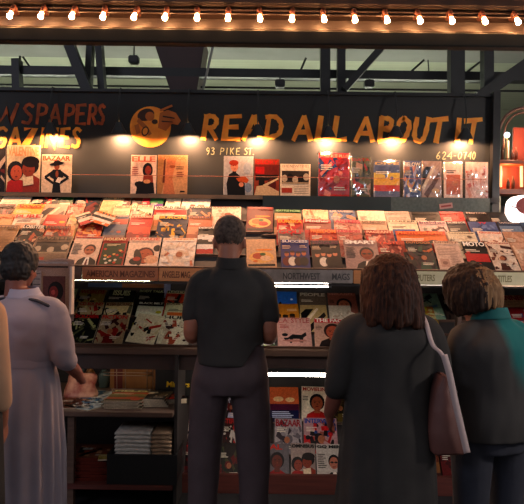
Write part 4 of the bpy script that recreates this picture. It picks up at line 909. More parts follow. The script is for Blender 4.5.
for i in range(5):
    flat_mag(127+(-1)**i*0.6, 410, 4.2, TZ+i*0.0105, .235, .285, -4+(-1)**i*3, '#8a8a5a', 'bands', ['#6a6a3a','#c8703a','#8a8458','#a8a070','#c86a3a'], 'FIELD' if i == 4 else None, '#e0d8a8',
       ['olive magazine at the bottom of the stack on the table shelf', 'olive magazine second from the bottom of the stack on the table shelf', 'olive magazine in the middle of the stack on the table shelf', 'olive magazine second from the top of the stack on the table shelf', 'olive magazine with orange curve on top of the stack on the table shelf'][i], grp='olive magazines stacked on the table shelf', th=0.010)
for i in range(4):
    flat_mag(157, 406, 4.25, TZ+i*0.0125, .15, .26, 6-4*i, '#4a4640', 'blobs', ['#d8c8a8','#2a2420','#8a7a60'], None, '#fff',
       ['bottom', 'second', 'third', 'topmost'][i]+' dark pale-edged magazine of the small stack right of the olive ones', grp='dark magazines stacked on the table shelf', th=0.012, pages='#e8e0cc')
flat_mag(172, 403, 4.32, TZ, .15, .22, 18, '#4a241a', 'blobs', ['#d8562a','#2a1a16','#b83a20'], None, '#fff', 'dark magazine with orange streak lying by the divider on the table shelf', th=0.03, grp=gt)
# crumpled red and cream paper bag leaning at the left end
bm = bmesh.new(); g = []
cc = P(80, 395, 4.35)
for j in range(9):
    r_ = []
    for i in range(17):
        t = 2*math.pi*i/17; u = j/8
        a = 0.115*(1-0.25*u)+0.02*noise.noise(Vector((math.cos(t)*2, math.sin(t)*2, u*3))); b = 0.05*(1-0.55*u)+0.012*noise.noise(Vector((math.cos(t)*3, math.sin(t)*2, u*4+5)))
        r_.append(bm.verts.new((a*math.cos(t), b*math.sin(t)+u*0.05, u*0.15+0.012*noise.noise(Vector((i*0.8, j, 2))) if j else 0)))
    g.append(r_)
for j in range(8):
    for i in range(17): bm.faces.new([g[j][i], g[j][(i+1) % 17], g[j+1][(i+1) % 17], g[j+1][i]])
bm.faces.new(g[0][::-1]); bm.faces.new(g[-1])
bag = bm_obj('snack_bag', bm, mat('bag_print', '#d8a080', 0.4, nscale=16, col2='#8a2a1c'), None, True); bag.location = (cc.x, 4.36, TZ+0.003)
tag(bag, 'crumpled red and cream paper bag on the left end of the table shelf', 'bag')
# wire rack with cardboard panel, box, sign
wr = empty('wire_rack', (P(133, 400, 4.5).x, 4.5, TZ)); tag(wr, 'thin wire magazine stand on the table shelf in front of cardboard', 'rack')
WIRE = mat('wire_copper_grey', '#a88a74', 0.35, 0.6)
x0 = -0.12; x1 = 0.13
bm = bmesh.new()
for xx in (x0, -0.06, 0.09, x1): tube(bm, [(xx, 0.04, 0.002), (xx, 0, 0.32+0.06*(xx > 0))], 0.0032, 6)
bm_obj('upright_wires', bm, WIRE, wr, True)
bm = bmesh.new()
for z_ in (0.004, 0.12, 0.14, 0.26, 0.30): tube(bm, [(x0-0.09 if z_ in (.12,.14) else x0, 0.02, z_), (x1, 0.02, z_)], 0.0032, 6)
bm_obj('cross_wires', bm, WIRE, wr, True)
bm = bmesh.new()
for xx in (x0, x1): tube(bm, [(xx, 0.04, 0.002), (xx, -0.1, 0.004), (xx, -0.1, 0.05)], 0.0032, 6)
tube(bm, [(x0, -0.1, 0.05), (x1, -0.1, 0.05)], 0.0032, 6); bm_obj('tray_wires', bm, WIRE, wr, True)
cb = empty('cardboard_box', (P(138, 400, 4.72).x, 4.72, TZ)); tag(cb, 'brown cardboard box standing upright behind the wire stand', 'box')
bm = bmesh.new(); box(bm, (-0.19, -0.06, 0), (0.19, 0.1, 0.27)); bmesh.ops.bevel(bm, geom=list(bm.edges), offset=0.004, segments=1, affect='EDGES'); bm_obj('carton', bm, CARD, cb)
bm = bmesh.new(); box(bm, (-0.1, -0.066, 0.27), (0.02, -0.058, 0.36)); bm_obj('flap', bm, mat('carton_red', '#a0542c', 0.8, nscale=12, namt=0.3), cb)
bm = bmesh.new(); box(bm, (-0.16, -0.063, 0.0), (-0.10, -0.0605, 0.2)); bm_obj('red_label', bm, mat('label_red', '#6a241c', 0.7), cb)
ns = empty('small_sign', (P(184, 390, 4.5).x-0.03, 4.45, TZ)); tag(ns, 'small black sign with yellow lettering beside the left leg of the man', 'sign')
bm = bmesh.new(); box(bm, (-0.16, 0, 0), (0.13, 0.02, 0.24)); bm_obj('panel', bm, BLACKM, ns)
tp = text_part('yellow_lettering', 'Mirrors', -0.085, 0, 0.075, 0.04, 0, '#fff', ns, 0.03, 0.1, m=emis('never', (1,1,1), 0) if False else mat('yellow_paint', '#e8c020', 0.5)); tp.rotation_euler = (R(90), 0, 0); tp.location = (0, -0.002, 0.058)
for (px, tall, c, lb) in ((79, .20, '#3a6a6a', 'dim teal spray bottle at the back of the table shelf'), (90, .17, '#8a5a2a', 'dim amber jar at the back of the table shelf'), (104, .16, '#4a5a54', 'dim grey-green tin at the back of the table shelf')):
    c_ = empty('bottle', (P(px, 380, 4.7).x, 4.7, TZ)); tag(c_, lb, 'bottle', 'bottles at the back of the table shelf')
    bm = bmesh.new(); tube(bm, [(0,0,0),(0,0,.004),(0,0,tall*.6),(0,0,tall*.75),(0,0,tall*.8)], [.034,.036,.036,.02,.014], 16); bm_obj('bottle_body', bm, mat('glass_'+c, c, 0.3), c_, True)
    bm = bmesh.new(); tube(bm, [(0,0,tall*.8),(0,0,tall)], .016, 14); bm_obj('cap', bm, mat('cap_'+c, '#2a2a2a', 0.4), c_, True)

# ------------------------------------------------------------ low shelf: newspaper stack on a black crate, loose stacks
cr = empty('crate', (P(146, 470, 4.15).x, 4.15, 0.166)); tag(cr, 'black crate on the low shelf holding white newspapers', 'crate')
bm = bmesh.new(); box(bm, (-0.20, -0.13, 0), (0.20, 0.15, 0.116)); bm_obj('crate_base', bm, BLACKM, cr)
for nm, a, b in (('front_panel', (-0.20, -0.145, 0), (0.20, -0.13, 0.185)), ('back_panel', (-0.20, 0.15, 0), (0.20, 0.165, 0.185)), ('side_panel', (-0.215, -0.145, 0), (-0.2, 0.165, 0.185)), ('side_panel', (0.2, -0.145, 0), (0.215, 0.165, 0.185))):
    bm = bmesh.new(); box(bm, a, b); bm_obj(nm, bm, BLACKM, cr)
ordn = ['lowest', 'second lowest', 'third lowest', 'fourth lowest', 'fourth from the top', 'third from the top', 'second from the top', 'topmost']
for i in range(8):
    for side, (ox, w, bg) in enumerate(((-0.065, .22, '#f4f0e4'), (0.112, .12, '#b89a7a'))):
        rr = random.Random(i*3+side)
        me_ = bmesh.new(); nx = 10
        z0 = 0.285+i*0.0255; t_ = 0.024
        top = []; bot = []
        for j in range(2):
            tr, br = [], []
            for k in range(nx+1):
                u = k/nx; wob = 0.006*math.sin(u*6+i*1.7)
                x_ = cr.location.x+ox-w/2+u*w+rr.uniform(-.002, .002); y_ = 4.03+j*0.25+0.004*math.sin(u*9+i)
                tr.append(me_.verts.new((x_, y_, z0+t_*0.85*(0.55+0.45*math.sin(math.pi*u)**0.4)))); br.append(me_.verts.new((x_, y_, z0)))
            top.append(tr); bot.append(br)
        for k in range(nx):
            me_.faces.new([top[0][k], top[0][k+1], top[1][k+1], top[1][k]]); me_.faces.new([bot[0][k], bot[1][k], bot[1][k+1], bot[0][k+1]])
            me_.faces.new([bot[0][k], bot[0][k+1], top[0][k+1], top[0][k]]); me_.faces.new([bot[1][k+1], bot[1][k], top[1][k], top[1][k+1]])
        me_.faces.new([bot[0][0], top[0][0], top[1][0], bot[1][0]]); me_.faces.new([bot[0][-1], bot[1][-1], top[1][-1], top[0][-1]])
        o = bm_obj('folded_newspaper', me_, mat('newsprint_'+bg, bg, 0.8, nscale=30, namt=0.35, stretch=(1, 1, 6)), None, True)
        tag(o, ordn[i]+(' white' if side == 0 else ' tan')+' folded newspaper in the stack on the black crate', 'newspaper', ('white' if side == 0 else 'tan')+' newspapers stacked on the crate')
cols = ['#6a2a1e', '#8a4a34', '#5a241c', '#7a5a48', '#8a3428', '#6a3a2c', '#9a6a50']
for i in range(7):
    flat_mag(96+(-1)**i*1.5, 462, 4.2, 0.166+i*0.0205, .30 if i < 4 else .24, .27, (-1)**i*4, cols[i], 'blobs', ['#3a1a16', '#a86a50', '#c8a080'], None, '#fff', ['lowest', 'second lowest', 'third lowest', 'middle', 'third from the top', 'second from the top', 'topmost'][i]+' red-brown paper in the wide stack on the low shelf', th=0.0195, pages='#8a4836', grp='red-brown papers stacked on the low shelf')
flat_mag(110.5, 475, 4.07, 0.309, .15, .1, 10, '#c8b878', 'blobs', ['#a89858','#d8c888'], None, '#fff', 'small yellowish booklet lying on the red-brown stack', th=0.008, name='booklet', cat='booklet')

# ------------------------------------------------------------ neighbouring stall at the right edge
SX = P(497, 150, 4.9).x
la = empty('lantern_cabinet', (SX+0.1, 4.9, 2.0)); tag(la, 'warm lit brass and wood cabinet with glowing tubes right of the sign', 'cabinet')
def rel(px, py, d=4.9): return P(px, py, d)-Vector((SX+0.1, 4.9, 2.0))
WR = mat('cabinet_warm_wood', '#a8562c', 0.4, nscale=8, namt=0.4); REDW = mat('cabinet_red_back', '#b0482a', 0.5, nscale=5, namt=0.3)
def rbox(nm, px0, py0, px1, py1, d0, d1, m):
    a = rel(px0, py1, d0); b = rel(px1, py0, d0); bm = bmesh.new(); box(bm, (a.x, a.y, a.z), (b.x, a.y+(d1-d0), b.z)); bmesh.ops.bevel(bm, geom=list(bm.edges), offset=0.003, segments=1, affect='EDGES'); return bm_obj(nm, bm, m, la)
rbox('back_panel', 496, 163, 560, 193, 5.0, 5.02, REDW); rbox('back_panel', 513, 128, 560, 160, 5.03, 5.05, REDW)
rbox('shelf_board', 494, 160.5, 560, 163.5, 4.84, 5.03, WR); rbox('shelf_board', 494, 189.5, 560, 194, 4.84, 5.03, WR)
for px in (497,): rbox('side_post', px-2, 128, px+1.5, 160, 4.86, 4.9, WR); rbox('side_post', px-2.5, 164, px+0.5, 189, 4.86, 4.9, WR)
TG = emis('amber_tube_glow', (1.0, 0.50, 0.14), 1.1)
for px, y0, y1 in ((500.5, 166, 187), (521.5, 166, 187), (507.5, 141, 158)):
    a = rel(px, y1, 4.88); b = rel(px, y0, 4.88); bm = bmesh.new(); tube(bm, [a, b], 0.011, 12); bm_obj('glowing_tube', bm, TG, la, True)
for px, y0, y1, c in ((512, 150, 160, '#4a2a1c'), (516, 147, 160, '#6a3420'), (502, 146, 160, '#3a2824'), (508, 178, 189, '#2e2018'), (513, 176, 189, '#4a2c1c')):
    a = rel(px, y1, 4.93); b = rel(px, y0, 4.93); bm = bmesh.new(); h_ = b.z-a.z
    tube(bm, [a, a+Vector((0,0,h_*.6)), a+Vector((0,0,h_*.8)), b], [.013, .013, .006, .006], 12); bm_obj('small_ornament', bm, mat('ornament_'+c, c, 0.35), la, True)
a = rel(507, 135, 4.86); bm = bmesh.new(); ell(bm, a, (.02, .02, .02), 14, 10); bm_obj('small_bright_lamp', bm, emis('cold_lamp_glow', (0.75, 0.88, 1.0), 8), la, True)
bm = bmesh.new(); tube(bm, [rel(507, 137, 4.86), rel(507, 160, 4.86)], .006, 8); bm_obj('lamp_stem', bm, BRASS, la, True)
for i, pts in enumerate(([(497,160),(498,135),(503,120),(511,112),(522,108),(545,106)], [(503,150),(505,128),(511,118),(520,113),(545,110)])):
    bm = bmesh.new(); tube(bm, [Vector(q) for q in catmull([list(rel(x, y, 4.86+i*0.05)) for x, y in pts], 5)], 0.012-0.004*i, 10); bm_obj('arched_pipe', bm, mat('dull_pipe', '#7a5a4a', 0.4, 0.5), la, True)
l = bpy.data.lights.new('cabinet_light', 'POINT'); l.energy = 1.6; l.color = (1, .45, .18); l.shadow_soft_size = .03; lo = bpy.data.objects.new('cabinet_light', l); COL.objects.link(lo); lo.parent = la; lo.location = rel(508, 172, 4.9)
l = bpy.data.lights.new('cabinet_light', 'POINT'); l.energy = 2.2; l.color = (1, .5, .25); l.shadow_soft_size = .03; lo = bpy.data.objects.new('cabinet_light', l); COL.objects.link(lo); lo.parent = la; lo.location = rel(517, 140, 4.88)
rbox('cream_post', 498, 196, 501, 224, 4.86, 4.9, CREAMLAB)
gs = empty('glowing_sign', P(528, 213, 4.42)); tag(gs, 'rounded glowing white sign with a red patch at the right edge', 'sign')
bm = bmesh.new(); M = Matrix.Rotation(R(90), 4, 'X'); q = []
for k in range(36):
    t = 2*math.pi*k/36; c, s = math.cos(t), math.sin(t); q.append((math.copysign(abs(c)**.6, c)*0.145, math.copysign(abs(s)**.6, s)*0.118))
f0 = [bm.verts.new((x, -0.03, z)) for x, z in q]; f1 = [bm.verts.new((x*.9, -0.05, z*.9)) for x, z in q]; f2 = [bm.verts.new((x, 0.03, z)) for x, z in q]
bm.faces.new(f1); bm.faces.new(f2[::-1])
for k in range(36):
    j = (k+1) % 36; bm.faces.new([f1[k], f1[j], f0[j], f0[k]]); bm.faces.new([f0[k], f0[j], f2[j], f2[k]])
bm_obj('lit_panel', bm, emis('white_sign_glow', (1.0, 0.95, 0.93), 1.7), gs, True)
bm = bmesh.new(); tube(bm, [(0.06, -0.052, 0.045), (0.06, -0.056, 0.045)], 0.062, 24); 
for v in bm.verts: v.co.x = -0.01+(v.co.x-0.06)*1.5
bm_obj('red_patch', bm, mat('red_patch', '#a02a1c', 0.5), gs)
bm = bmesh.new(); tube(bm, [(-0.13, -0.053, 0.04), (-0.10, -0.055, 0.03), (-0.075, -0.053, 0.028)], 0.004, 8); bm_obj('small_mark', bm, mat('mark_pink', '#b06a60', 0.5), gs)
bm = bmesh.new(); tube(bm, [(0.05, 0.03, 0.05), (0.05, 0.45, 0.05)], 0.012, 8); bm_obj('wall_bracket', bm, DARKMETAL, gs)
w_ = bbox('wall_side', (2.36, 4.0, 0), (2.42, 9.0, 2.2), BACKB); w_['kind'] = 'structure'
# ------------------------------------------------------------ people
SKIN = mat('skin', '#a86a50', 0.55, nscale=20, namt=0.12)
SKIN2 = mat('skin_dark', '#8a5040', 0.55, nscale=20, namt=0.12)
EYEW = mat('eye_white', '#d8d0c8', 0.3); EYED = mat('eye_iris', '#2a1c14', 0.2); LIP = mat('lips', '#8a3a34', 0.5)
def V(*a): return Vector(a)
def rm(c, yaw, pitch, roll=0): return Matrix.Translation(c) @ Matrix.Rotation(yaw, 4, 'Z') @ Matrix.Rotation(pitch, 4, 'X') @ Matrix.Rotation(roll, 4, 'Y')
def T(M, *a): return tuple(M @ Vector(a))
def head_parts(bm, M, s=1.0):
    "skull, jaw, nose, ears in head frame (centre between ears, +y face)"
    D = lambda x, y, z: M @ Vector((x*s, y*s, z*s))
    R3 = M.to_3x3().to_4x4()
    ell(bm, D(0, -0.012, 0.035), (0.074*s, 0.095*s, 0.085*s), 20, 14, R3)
    ell(bm, D(0, 0.012, -0.02), (0.066*s, 0.08*s, 0.085*s), 20, 14, R3)
    ell(bm, D(0, 0.045, -0.085), (0.042*s, 0.042*s, 0.03*s), 14, 10, R3)
    limb(bm, [(*D(0, 0.085, 0.02), 0.010*s), (*D(0, 0.105, -0.02), 0.013*s), (*D(0, 0.098, -0.03), 0.014*s)], 10)
    for q in (-1, 1):
        ell(bm, D(q*0.028, 0.07, 0.03), (0.018*s, 0.018*s, 0.008*s), 10, 8, R3)
        ell(bm, D(q*0.076, -0.012, -0.01), (0.009*s, 0.02*s, 0.033*s), 10, 8, R3)
        ell(bm, D(q*0.04, 0.06, -0.02), (0.022*s, 0.024*s, 0.02*s), 10, 8, R3)
    limb(bm, [(*D(0, -0.02, -0.05), 0.055*s), (*D(0, -0.018, -0.10), 0.052*s), (*D(0, -0.012, -0.155), 0.052*s)], 16)
def face_bits(M, parent, s=1.0):
    D = lambda x, y, z: M @ Vector((x*s, y*s, z*s))
    for q in (-1, 1):
        bm = bmesh.new(); ell(bm, D(q*0.03, 0.08, 0.008), (0.0125*s, 0.0125*s, 0.0125*s), 12, 8); e_ = bm_obj('eye', bm, EYEW, parent, True)
        bm = bmesh.new(); ell(bm, D(q*0.03, 0.0895, 0.008), (0.006*s, 0.005*s, 0.006*s), 10, 6); bm_obj('iris', bm, EYED, e_, True)
        bm = bmesh.new(); limb(bm, [(*D(q*0.014, 0.093, 0.028), 0.003), (*D(q*0.03, 0.093, 0.034), 0.004), (*D(q*0.048, 0.08, 0.028), 0.003)], 8); bm_obj('eyebrow', bm, EYED, parent, True)
    bm = bmesh.new(); limb(bm, [(*D(-0.024, 0.082, -0.056), 0.004), (*D(0, 0.094, -0.054), 0.007), (*D(0.024, 0.082, -0.056), 0.004)], 10); bm_obj('lips', bm, LIP, parent, True)
def hand(bm, w, aim, palm, side, curl=0.5, s=1.0):
    "w wrist, aim = fingers direction, palm = direction the palm faces, side = direction of the thumb"
    aim = Vector(aim).normalized(); palm = Vector(palm); palm = (palm-aim*palm.dot(aim)).normalized()
    sd = aim.cross(palm).normalized()
    if sd.dot(Vector(side)) < 0: sd = -sd
    w = Vector(w)
    for k in range(4):
        off = sd*(0.03-0.02*k)*s
        limb(bm, [(*(w+aim*0.005*s+off*0.5), 0.017*s), (*(w+aim*0.045*s+off), 0.0155*s), (*(w+aim*0.085*s+off), 0.012*s)], 10, per=3)
        L = (0.072, 0.08, 0.074, 0.058)[k]*s; b = w+aim*0.085*s+off; pts = [(*b, 0.0098*s)]; d_ = aim.copy(); p = b
        for j, f in enumerate((0.42, 0.33, 0.25)):
            a = curl*(0.5+0.55*j); d_ = (aim*math.cos(a)+palm*math.sin(a)); p = p+d_*L*f; pts.append((*p, (0.0088-0.0009*j)*s))
        limb(bm, pts, 10, per=3)
    b = w+aim*0.022*s+sd*0.022*s; t1 = b+(sd*0.75+aim*0.6+palm*0.25).normalized()*0.036*s; t2 = t1+(sd*0.25+aim*0.85+palm*0.5).normalized()*0.03*s; t3 = t2+(aim*0.85+palm*0.6-sd*0.1).normalized()*0.024*s
    limb(bm, [(*b, 0.014*s), (*t1, 0.011*s), (*t2, 0.0098*s), (*t3, 0.008*s)], 10, per=3)
def figure(root, HM, torso, arms, legs, hands, skin, hs=1.0, vox=0.0075):
    bm = bmesh.new(); head_parts(bm, HM, hs); rings(bm, torso, 32)
    for a in arms: limb(bm, a, 14)
    for l_ in legs: limb(bm, l_, 16)
    for hnd in hands: hand(bm, *hnd)
    b = remeshed('body', bm, skin, root, vox, 3); face_bits(HM, root, hs); return b
def shoe(root, x, y, yaw, m):
    M = Matrix.Translation((x, y, 0)) @ Matrix.Rotation(yaw, 4, 'Z'); bm = bmesh.new()
    limb(bm, [T(M, 0, -0.07, 0.045)+(0.04,), T(M, 0, 0, 0.045)+(0.042,), T(M, 0, 0.1, 0.04)+(0.038,), T(M, 0, 0.16, 0.034)+(0.03,)], 14, 0.9)
    limb(bm, [T(M, 0, -0.04, 0.05)+(0.044,), T(M, 0, -0.035, 0.1)+(0.043,)], 14)
    for v in bm.verts: v.co.z = max(v.co.z, 0.002)
    return bm_obj('shoe', bm, m, root, True)
def hair_noise(freq=60, amp=0.004, stretch=0.25):
    return lambda c: amp*noise.noise(Vector((c.x*freq, c.y*freq, c.z*freq*stretch)))+amp*0.5*noise.noise(Vector((c.x*freq*2.3, c.y*freq*2.3, c.z*freq*0.5)))
BLK = mat('black_cloth', '#3b3937', 0.9, nscale=9, namt=0.25, spec=0.15)

# ---- man in the black polo shirt
mx = P(231, 300, 3.45).x
man = empty('person', (mx, 3.45, 0), R(0)); tag(man, 'person with short grey-brown hair in black polo shirt and grey trousers reading, back turned', 'person')
HM = rm(V(-0.012, 0.03, 1.655), R(-3), R(-12))
torso = [(0.90, 0, 0, .15, .11), (1.0, 0, 0, .16, .115), (1.12, 0, 0, .145, .105), (1.3, 0, 0, .165, .115), (1.42, 0, 0.0, .165, .10), (1.49, 0, 0, .09, .07), (1.53, 0, 0.0, .055, .055)]
arms = [[(-.14, 0, 1.43, .045), (-.185, -.01, 1.30, .05), (-.205, -.01, 1.165, .042), (-.18, .13, 1.135, .038), (-.11, .27, 1.15, .028)],
        [(.14, 0, 1.43, .045), (.185, -.01, 1.30, .05), (.205, -.01, 1.165, .042), (.19, .13, 1.135, .038), (.15, .27, 1.15, .028)]]
legs = [[(-.085, 0, .92, .09), (-.11, .01, .7, .075), (-.125, .0, .48, .055), (-.135, -.02, .3, .055), (-.14, -.02, .09, .036), (-.145, .06, .05, .034), (-.15, .14, .035, .028)],
        [(.085, 0, .92, .09), (.11, .01, .7, .075), (.13, .0, .48, .055), (.14, -.02, .3, .055), (.145, -.02, .09, .036), (.15, .06, .05, .034), (.155, .14, .035, .028)]]
figure(man, HM, torso, arms, legs, [((-.11, .275, 1.15), (.55, .75, .1), (.35, -.3, .9), (0, .4, .9), .8), ((.15, .275, 1.15), (-.45, .8, .05), (-.3, -.3, .9), (0, .4, .9), .8)], SKIN, 1.06)
bm = bmesh.new()
rings(bm, [(1.015, 0, 0, .175, .152), (1.06, 0, 0, .175, .15), (1.2, 0, 0, .178, .142), (1.32, 0, 0, .18, .14), (1.41, 0, -.005, .175, .125), (1.475, 0, 0, .135, .095), (1.52, 0, .0, .085, .078), (1.55, 0, .005, .07, .07)], 40, ripple=lambda z, t: 0.02*math.sin(3*t+z*14)*max(0, 1.35-z))
for q in (-1, 1):
    limb(bm, [(q*.10, 0, 1.46, .06), (q*.16, 0, 1.43, .066), (q*.185, -.01, 1.34, .063), (q*.2, -.012, 1.265, .06)], 16)
shirt = remeshed('polo_shirt', bm, BLK, man, 0.009, 4, disp=lambda c: 0.005*noise.noise(Vector((c.x*9, c.y*9, c.z*7))))
for v in shirt.data.vertices:      # the hem rides up over the right hip
    if v.co.z < 1.14 and v.co.x > .07: v.co.z += (1.14-v.co.z)*min(1, (v.co.x-.07)/.07)*.85
bm = bmesh.new(); tube(bm, [(0, -.005, 1.52), (0, -.012, 1.56), (0, -.014, 1.575)], [.076, .070, .068], 24, cap=False); tube(bm, [(0, -.005, 1.52), (0, -.012, 1.575)], [.085, .074], 24, cap=False)
bm_obj('collar', bm, BLK, shirt, True)
TR = mat('grey_trousers', '#54484a', 0.85, nscale=10, namt=0.2, spec=0.2)
bm = bmesh.new()
rings(bm, [(.86, 0, 0, .17, .125), (.93, 0.0, 0, .198, .14), (1.0, 0.005, 0, .192, .135), (1.08, 0.005, 0, .176, .122), (1.15, 0, 0, .168, .115)], 40, expo=2.4)
for q in (-1, 1): limb(bm, [(q*.098, 0, .93, .105), (q*.115, .0, .76, .10), (q*.128, 0, .55, .087), (q*.135, -.01, .35, .08), (q*.142, -.015, .1, .074)], 18)
remeshed('trousers', bm, TR, man, 0.009, 3, disp=lambda c: 0.006*noise.noise(Vector((c.x*9, c.y*8, c.z*5)))+0.003*noise.noise(Vector((c.x*22, c.y*20, c.z*9))))
bm = bmesh.new(); tube(bm, [(0, 0, 1.11), (0, 0, 1.145)], [.176, .173], 32, flat=0.70, up=(0, 1, 0)); bm_obj('belt', bm, mat('belt_black', '#181716', 0.4), man, True)
for q in (-1, 1): shoe(man, q*.145, .0, -q*R(8), BLACKM)
bm = bmesh.new(); D = lambda x, y, z: HM @ V(x, y, z); R3 = HM.to_3x3().to_4x4()
ell(bm, D(0, -0.018, 0.044), (.086, .104, .092), 24, 16, R3); ell(bm, D(0, -0.035, 0.02), (.078, .07, .062), 20, 14, R3)
hair = remeshed('hair', bm, mat('grey_brown_hair', '#6a5a50', 0.8, nscale=45, namt=0.45, col2='#3a302a', spec=.2), man, 0.006, 2, disp=hair_noise(90, .003, 1))
for v in hair.data.vertices:      # clear the face
    l_ = HM.inverted() @ v.co
    if l_.y > 0.045 and l_.z < 0.07: v.co = HM @ V(l_.x*.8, 0.03, l_.z*.95+.003)
# open magazine in his hands
hm = empty('open_magazine', (mx, 3.45, 0)); tag(hm, 'open magazine with pale page held in front of the man in black', 'magazine')
for nm, sgn in (('left_page', -1), ('right_page', 1)):
    bm = bmesh.new(); g = []
    for j in range(7):
        r_ = []
        for i in range(9):
            u = i/8; r_.append(bm.verts.new((0.03+sgn*u*.21, .33+.19*j/6, 1.10+.13*j/6+.03*math.sin(u*2.6)-.05*u)))
        g.append(r_)
    for j in range(6):
        for i in range(8): bm.faces.new([g[j][i], g[j][i+1], g[j+1][i+1], g[j+1][i]])
    bmesh.ops.solidify(bm, geom=list(bm.faces), thickness=0.004)
    bm_obj(nm, bm, mat('page_pale_green', '#d8dcb8', 0.5, nscale=9, namt=0.4), hm, True)

# ---- woman in the grey dress
wx = P(24, 350, 3.3).x
wo = empty('person', (wx, 3.3, 0), R(-14)); tag(wo, 'person with short black hair in lavender grey belted dress holding up a newspaper', 'person')
HM = rm(V(-0.06, 0.05, 1.50), R(2), R(-16))
torso = [(0.86, 0, 0, .15, .12), (.95, 0, 0, .155, .12), (1.05, 0, 0, .13, .105), (1.18, 0, 0, .15, .115), (1.28, 0, 0, .15, .10), (1.35, 0, 0, .08, .07), (1.40, 0, .01, .05, .05)]
arms = [[(-.15, 0, 1.30, .05), (-.2, -.01, 1.18, .045), (-.21, 0, 1.05, .038), (-.17, .16, 1.12, .033), (-.11, .30, 1.2, .025)],
        [(.15, 0, 1.30, .05), (.205, -.01, 1.18, .045), (.225, 0, 1.06, .038), (.215, .12, .98, .033), (.18, .23, .93, .025)]]
legs = [[(q*.08, 0, .86, .088), (q*.09, 0, .65, .07), (q*.09, 0, .44, .052), (q*.09, -.02, .28, .05), (q*.09, -.01, .08, .03), (q*.095, .07, .045, .03), (q*.1, .13, .03, .025)] for q in (-1, 1)]
figure(wo, HM, torso, arms, legs, [((-.11, .305, 1.2), (.1, .5, .85), (.6, .2, 0), (.3, -.6, .3), .9, .92), ((.18, .235, .925), (-.3, .85, -.2), (-.6, .1, -.3), (0, .3, .9), .7, .92)], SKIN2, .97)
DR = mat('lavender_grey_cloth', '#aaa4b0', 0.85, nscale=8, namt=0.12, spec=0.2)
bm = bmesh.new()
rings(bm, [(1.035, 0, 0, .155, .125), (1.08, 0, 0, .168, .135), (1.18, 0, 0, .19, .148), (1.27, 0, -.005, .19, .14), (1.325, 0, 0, .145, .11), (1.365, 0, .005, .085, .08), (1.395, 0, .01, .062, .062)], 40, ripple=lambda z, t: 0.02*math.sin(4*t+z*20)*max(0, 1.3-z)*4)
for q in (-1, 1):
    limb(bm, [(q*.09, 0, 1.31, .055), (q*.165, 0, 1.285, .068), (q*.205, -.012, 1.18, .066), (q*.225, -.01, 1.08, .06), (q*.222, .03, 1.045, .056)], 18)
top = remeshed('dress_top', bm, DR, wo, 0.0085, 3, disp=lambda c: 0.006*noise.noise(Vector((c.x*8, c.y*8, c.z*14)))+0.004*noise.noise(Vector((c.x*16, c.y*14, c.z*22+4))))
bm = bmesh.new(); tube(bm, [(0, 0, 1.02), (0, 0, 1.06)], [.166, .166], 40, flat=.80, up=(0, 1, 0), cap=False); tube(bm, [(0, 0, 1.02), (0, 0, 1.06)], [.158, .158], 40, flat=.80, up=(0, 1, 0), cap=False); bm_obj('waistband', bm, DR, wo, True)
for q in (-1, 1):
    bm = bmesh.new(); limb(bm, [(q*.075, -.06, 1.352, .012), (q*.12, -.065, 1.345, .013), (q*.165, -.055, 1.325, .013)], 10, 0.6); bm_obj('shoulder_tab', bm, mat('dark_navy_tab', '#2a2e3a', 0.7), top, True)
bm = bmesh.new(); tube(bm, [(0, .0, 1.365), (0, -.004, 1.405)], [.078, .062], 28, cap=False); tube(bm, [(0, .0, 1.365), (0, -.004, 1.405)], [.084, .068], 28, cap=False); bm_obj('collar', bm, mat('pale_collar', '#b8b4c4', 0.8), top, True)
bm = bmesh.new()
rings(bm, [(.22, 0, 0, .20, .2), (.4, 0, 0, .20, .195), (.6, 0, 0, .197, .19), (.8, 0, 0, .19, .17), (.93, 0, 0, .18, .15), (1.0, 0, 0, .165, .132), (1.035, 0, 0, .156, .126)], 160, per=6,
      ripple=lambda z, t: (0.065*math.sin(t*17+1.5*math.sin(t*3)+z*1.5)+0.035*math.sin(t*9+z*3+1))*min(1, (1.05-z)*2.2), expo=2.1)
bm_obj('skirt', bm, DR, wo, True)
for q in (-1, 1): shoe(wo, q*.09, 0, -q*R(6), BLACKM)
bm = bmesh.new(); R3 = HM.to_3x3().to_4x4(); D = lambda x, y, z: HM @ V(x, y, z)
ell(bm, D(0, -.02, .045), (.088, .104, .092), 24, 16, R3); ell(bm, D(0, -.035, -.005), (.082, .078, .085), 20, 14, R3)
for q in (-1, 1): ell(bm, D(q*.066, -.01, .02), (.024, .045, .045), 14, 10, R3)
remeshed('hair', bm, mat('black_hair', '#1c1917', 0.6, nscale=40, namt=0.4), wo, 0.006, 2, disp=hair_noise(60, .005, 1))
# newspaper
npx = P(52, 290, 3.72); nw = empty('newspaper', npx, R(-4)); tag(nw, 'grey newspaper with small dark red picture held up open by the woman in grey', 'newspaper')
NPM = mat('newsprint_grey', '#a89c98', 0.8, nscale=55, namt=0.35, stretch=(3, 1, 12), col2='#7a6e6c')
bm = bmesh.new(); g = []
for j in range(9):
    r_ = []
    for i in range(9):
        u, v = i/8-.5, j/8-.5; r_.append(bm.verts.new((u*.235, .03*u*u*4-.012*math.sin(v*5)+.02*v, v*.35+.006*math.sin(u*7))))
    g.append(r_)
for j in range(8):
    for i in range(8): bm.faces.new([g[j][i], g[j][i+1], g[j+1][i+1], g[j+1][i]])
bmesh.ops.solidify(bm, geom=list(bm.faces), thickness=0.004)
bm_obj('sheets', bm, NPM, nw, True)
bm = bmesh.new(); box(bm, (.106, -.012, -.135), (.118, .03, .135)); bm_obj('page_edge', bm, mat('page_edge_pale', '#d8ccc4', 0.7), nw)
fl_ = Flat(); fl_.rect(-.085, .128, .10, .137, '#4a4040'); fl_.rect(-.1, .15, .10, .16, '#c8c0bc')
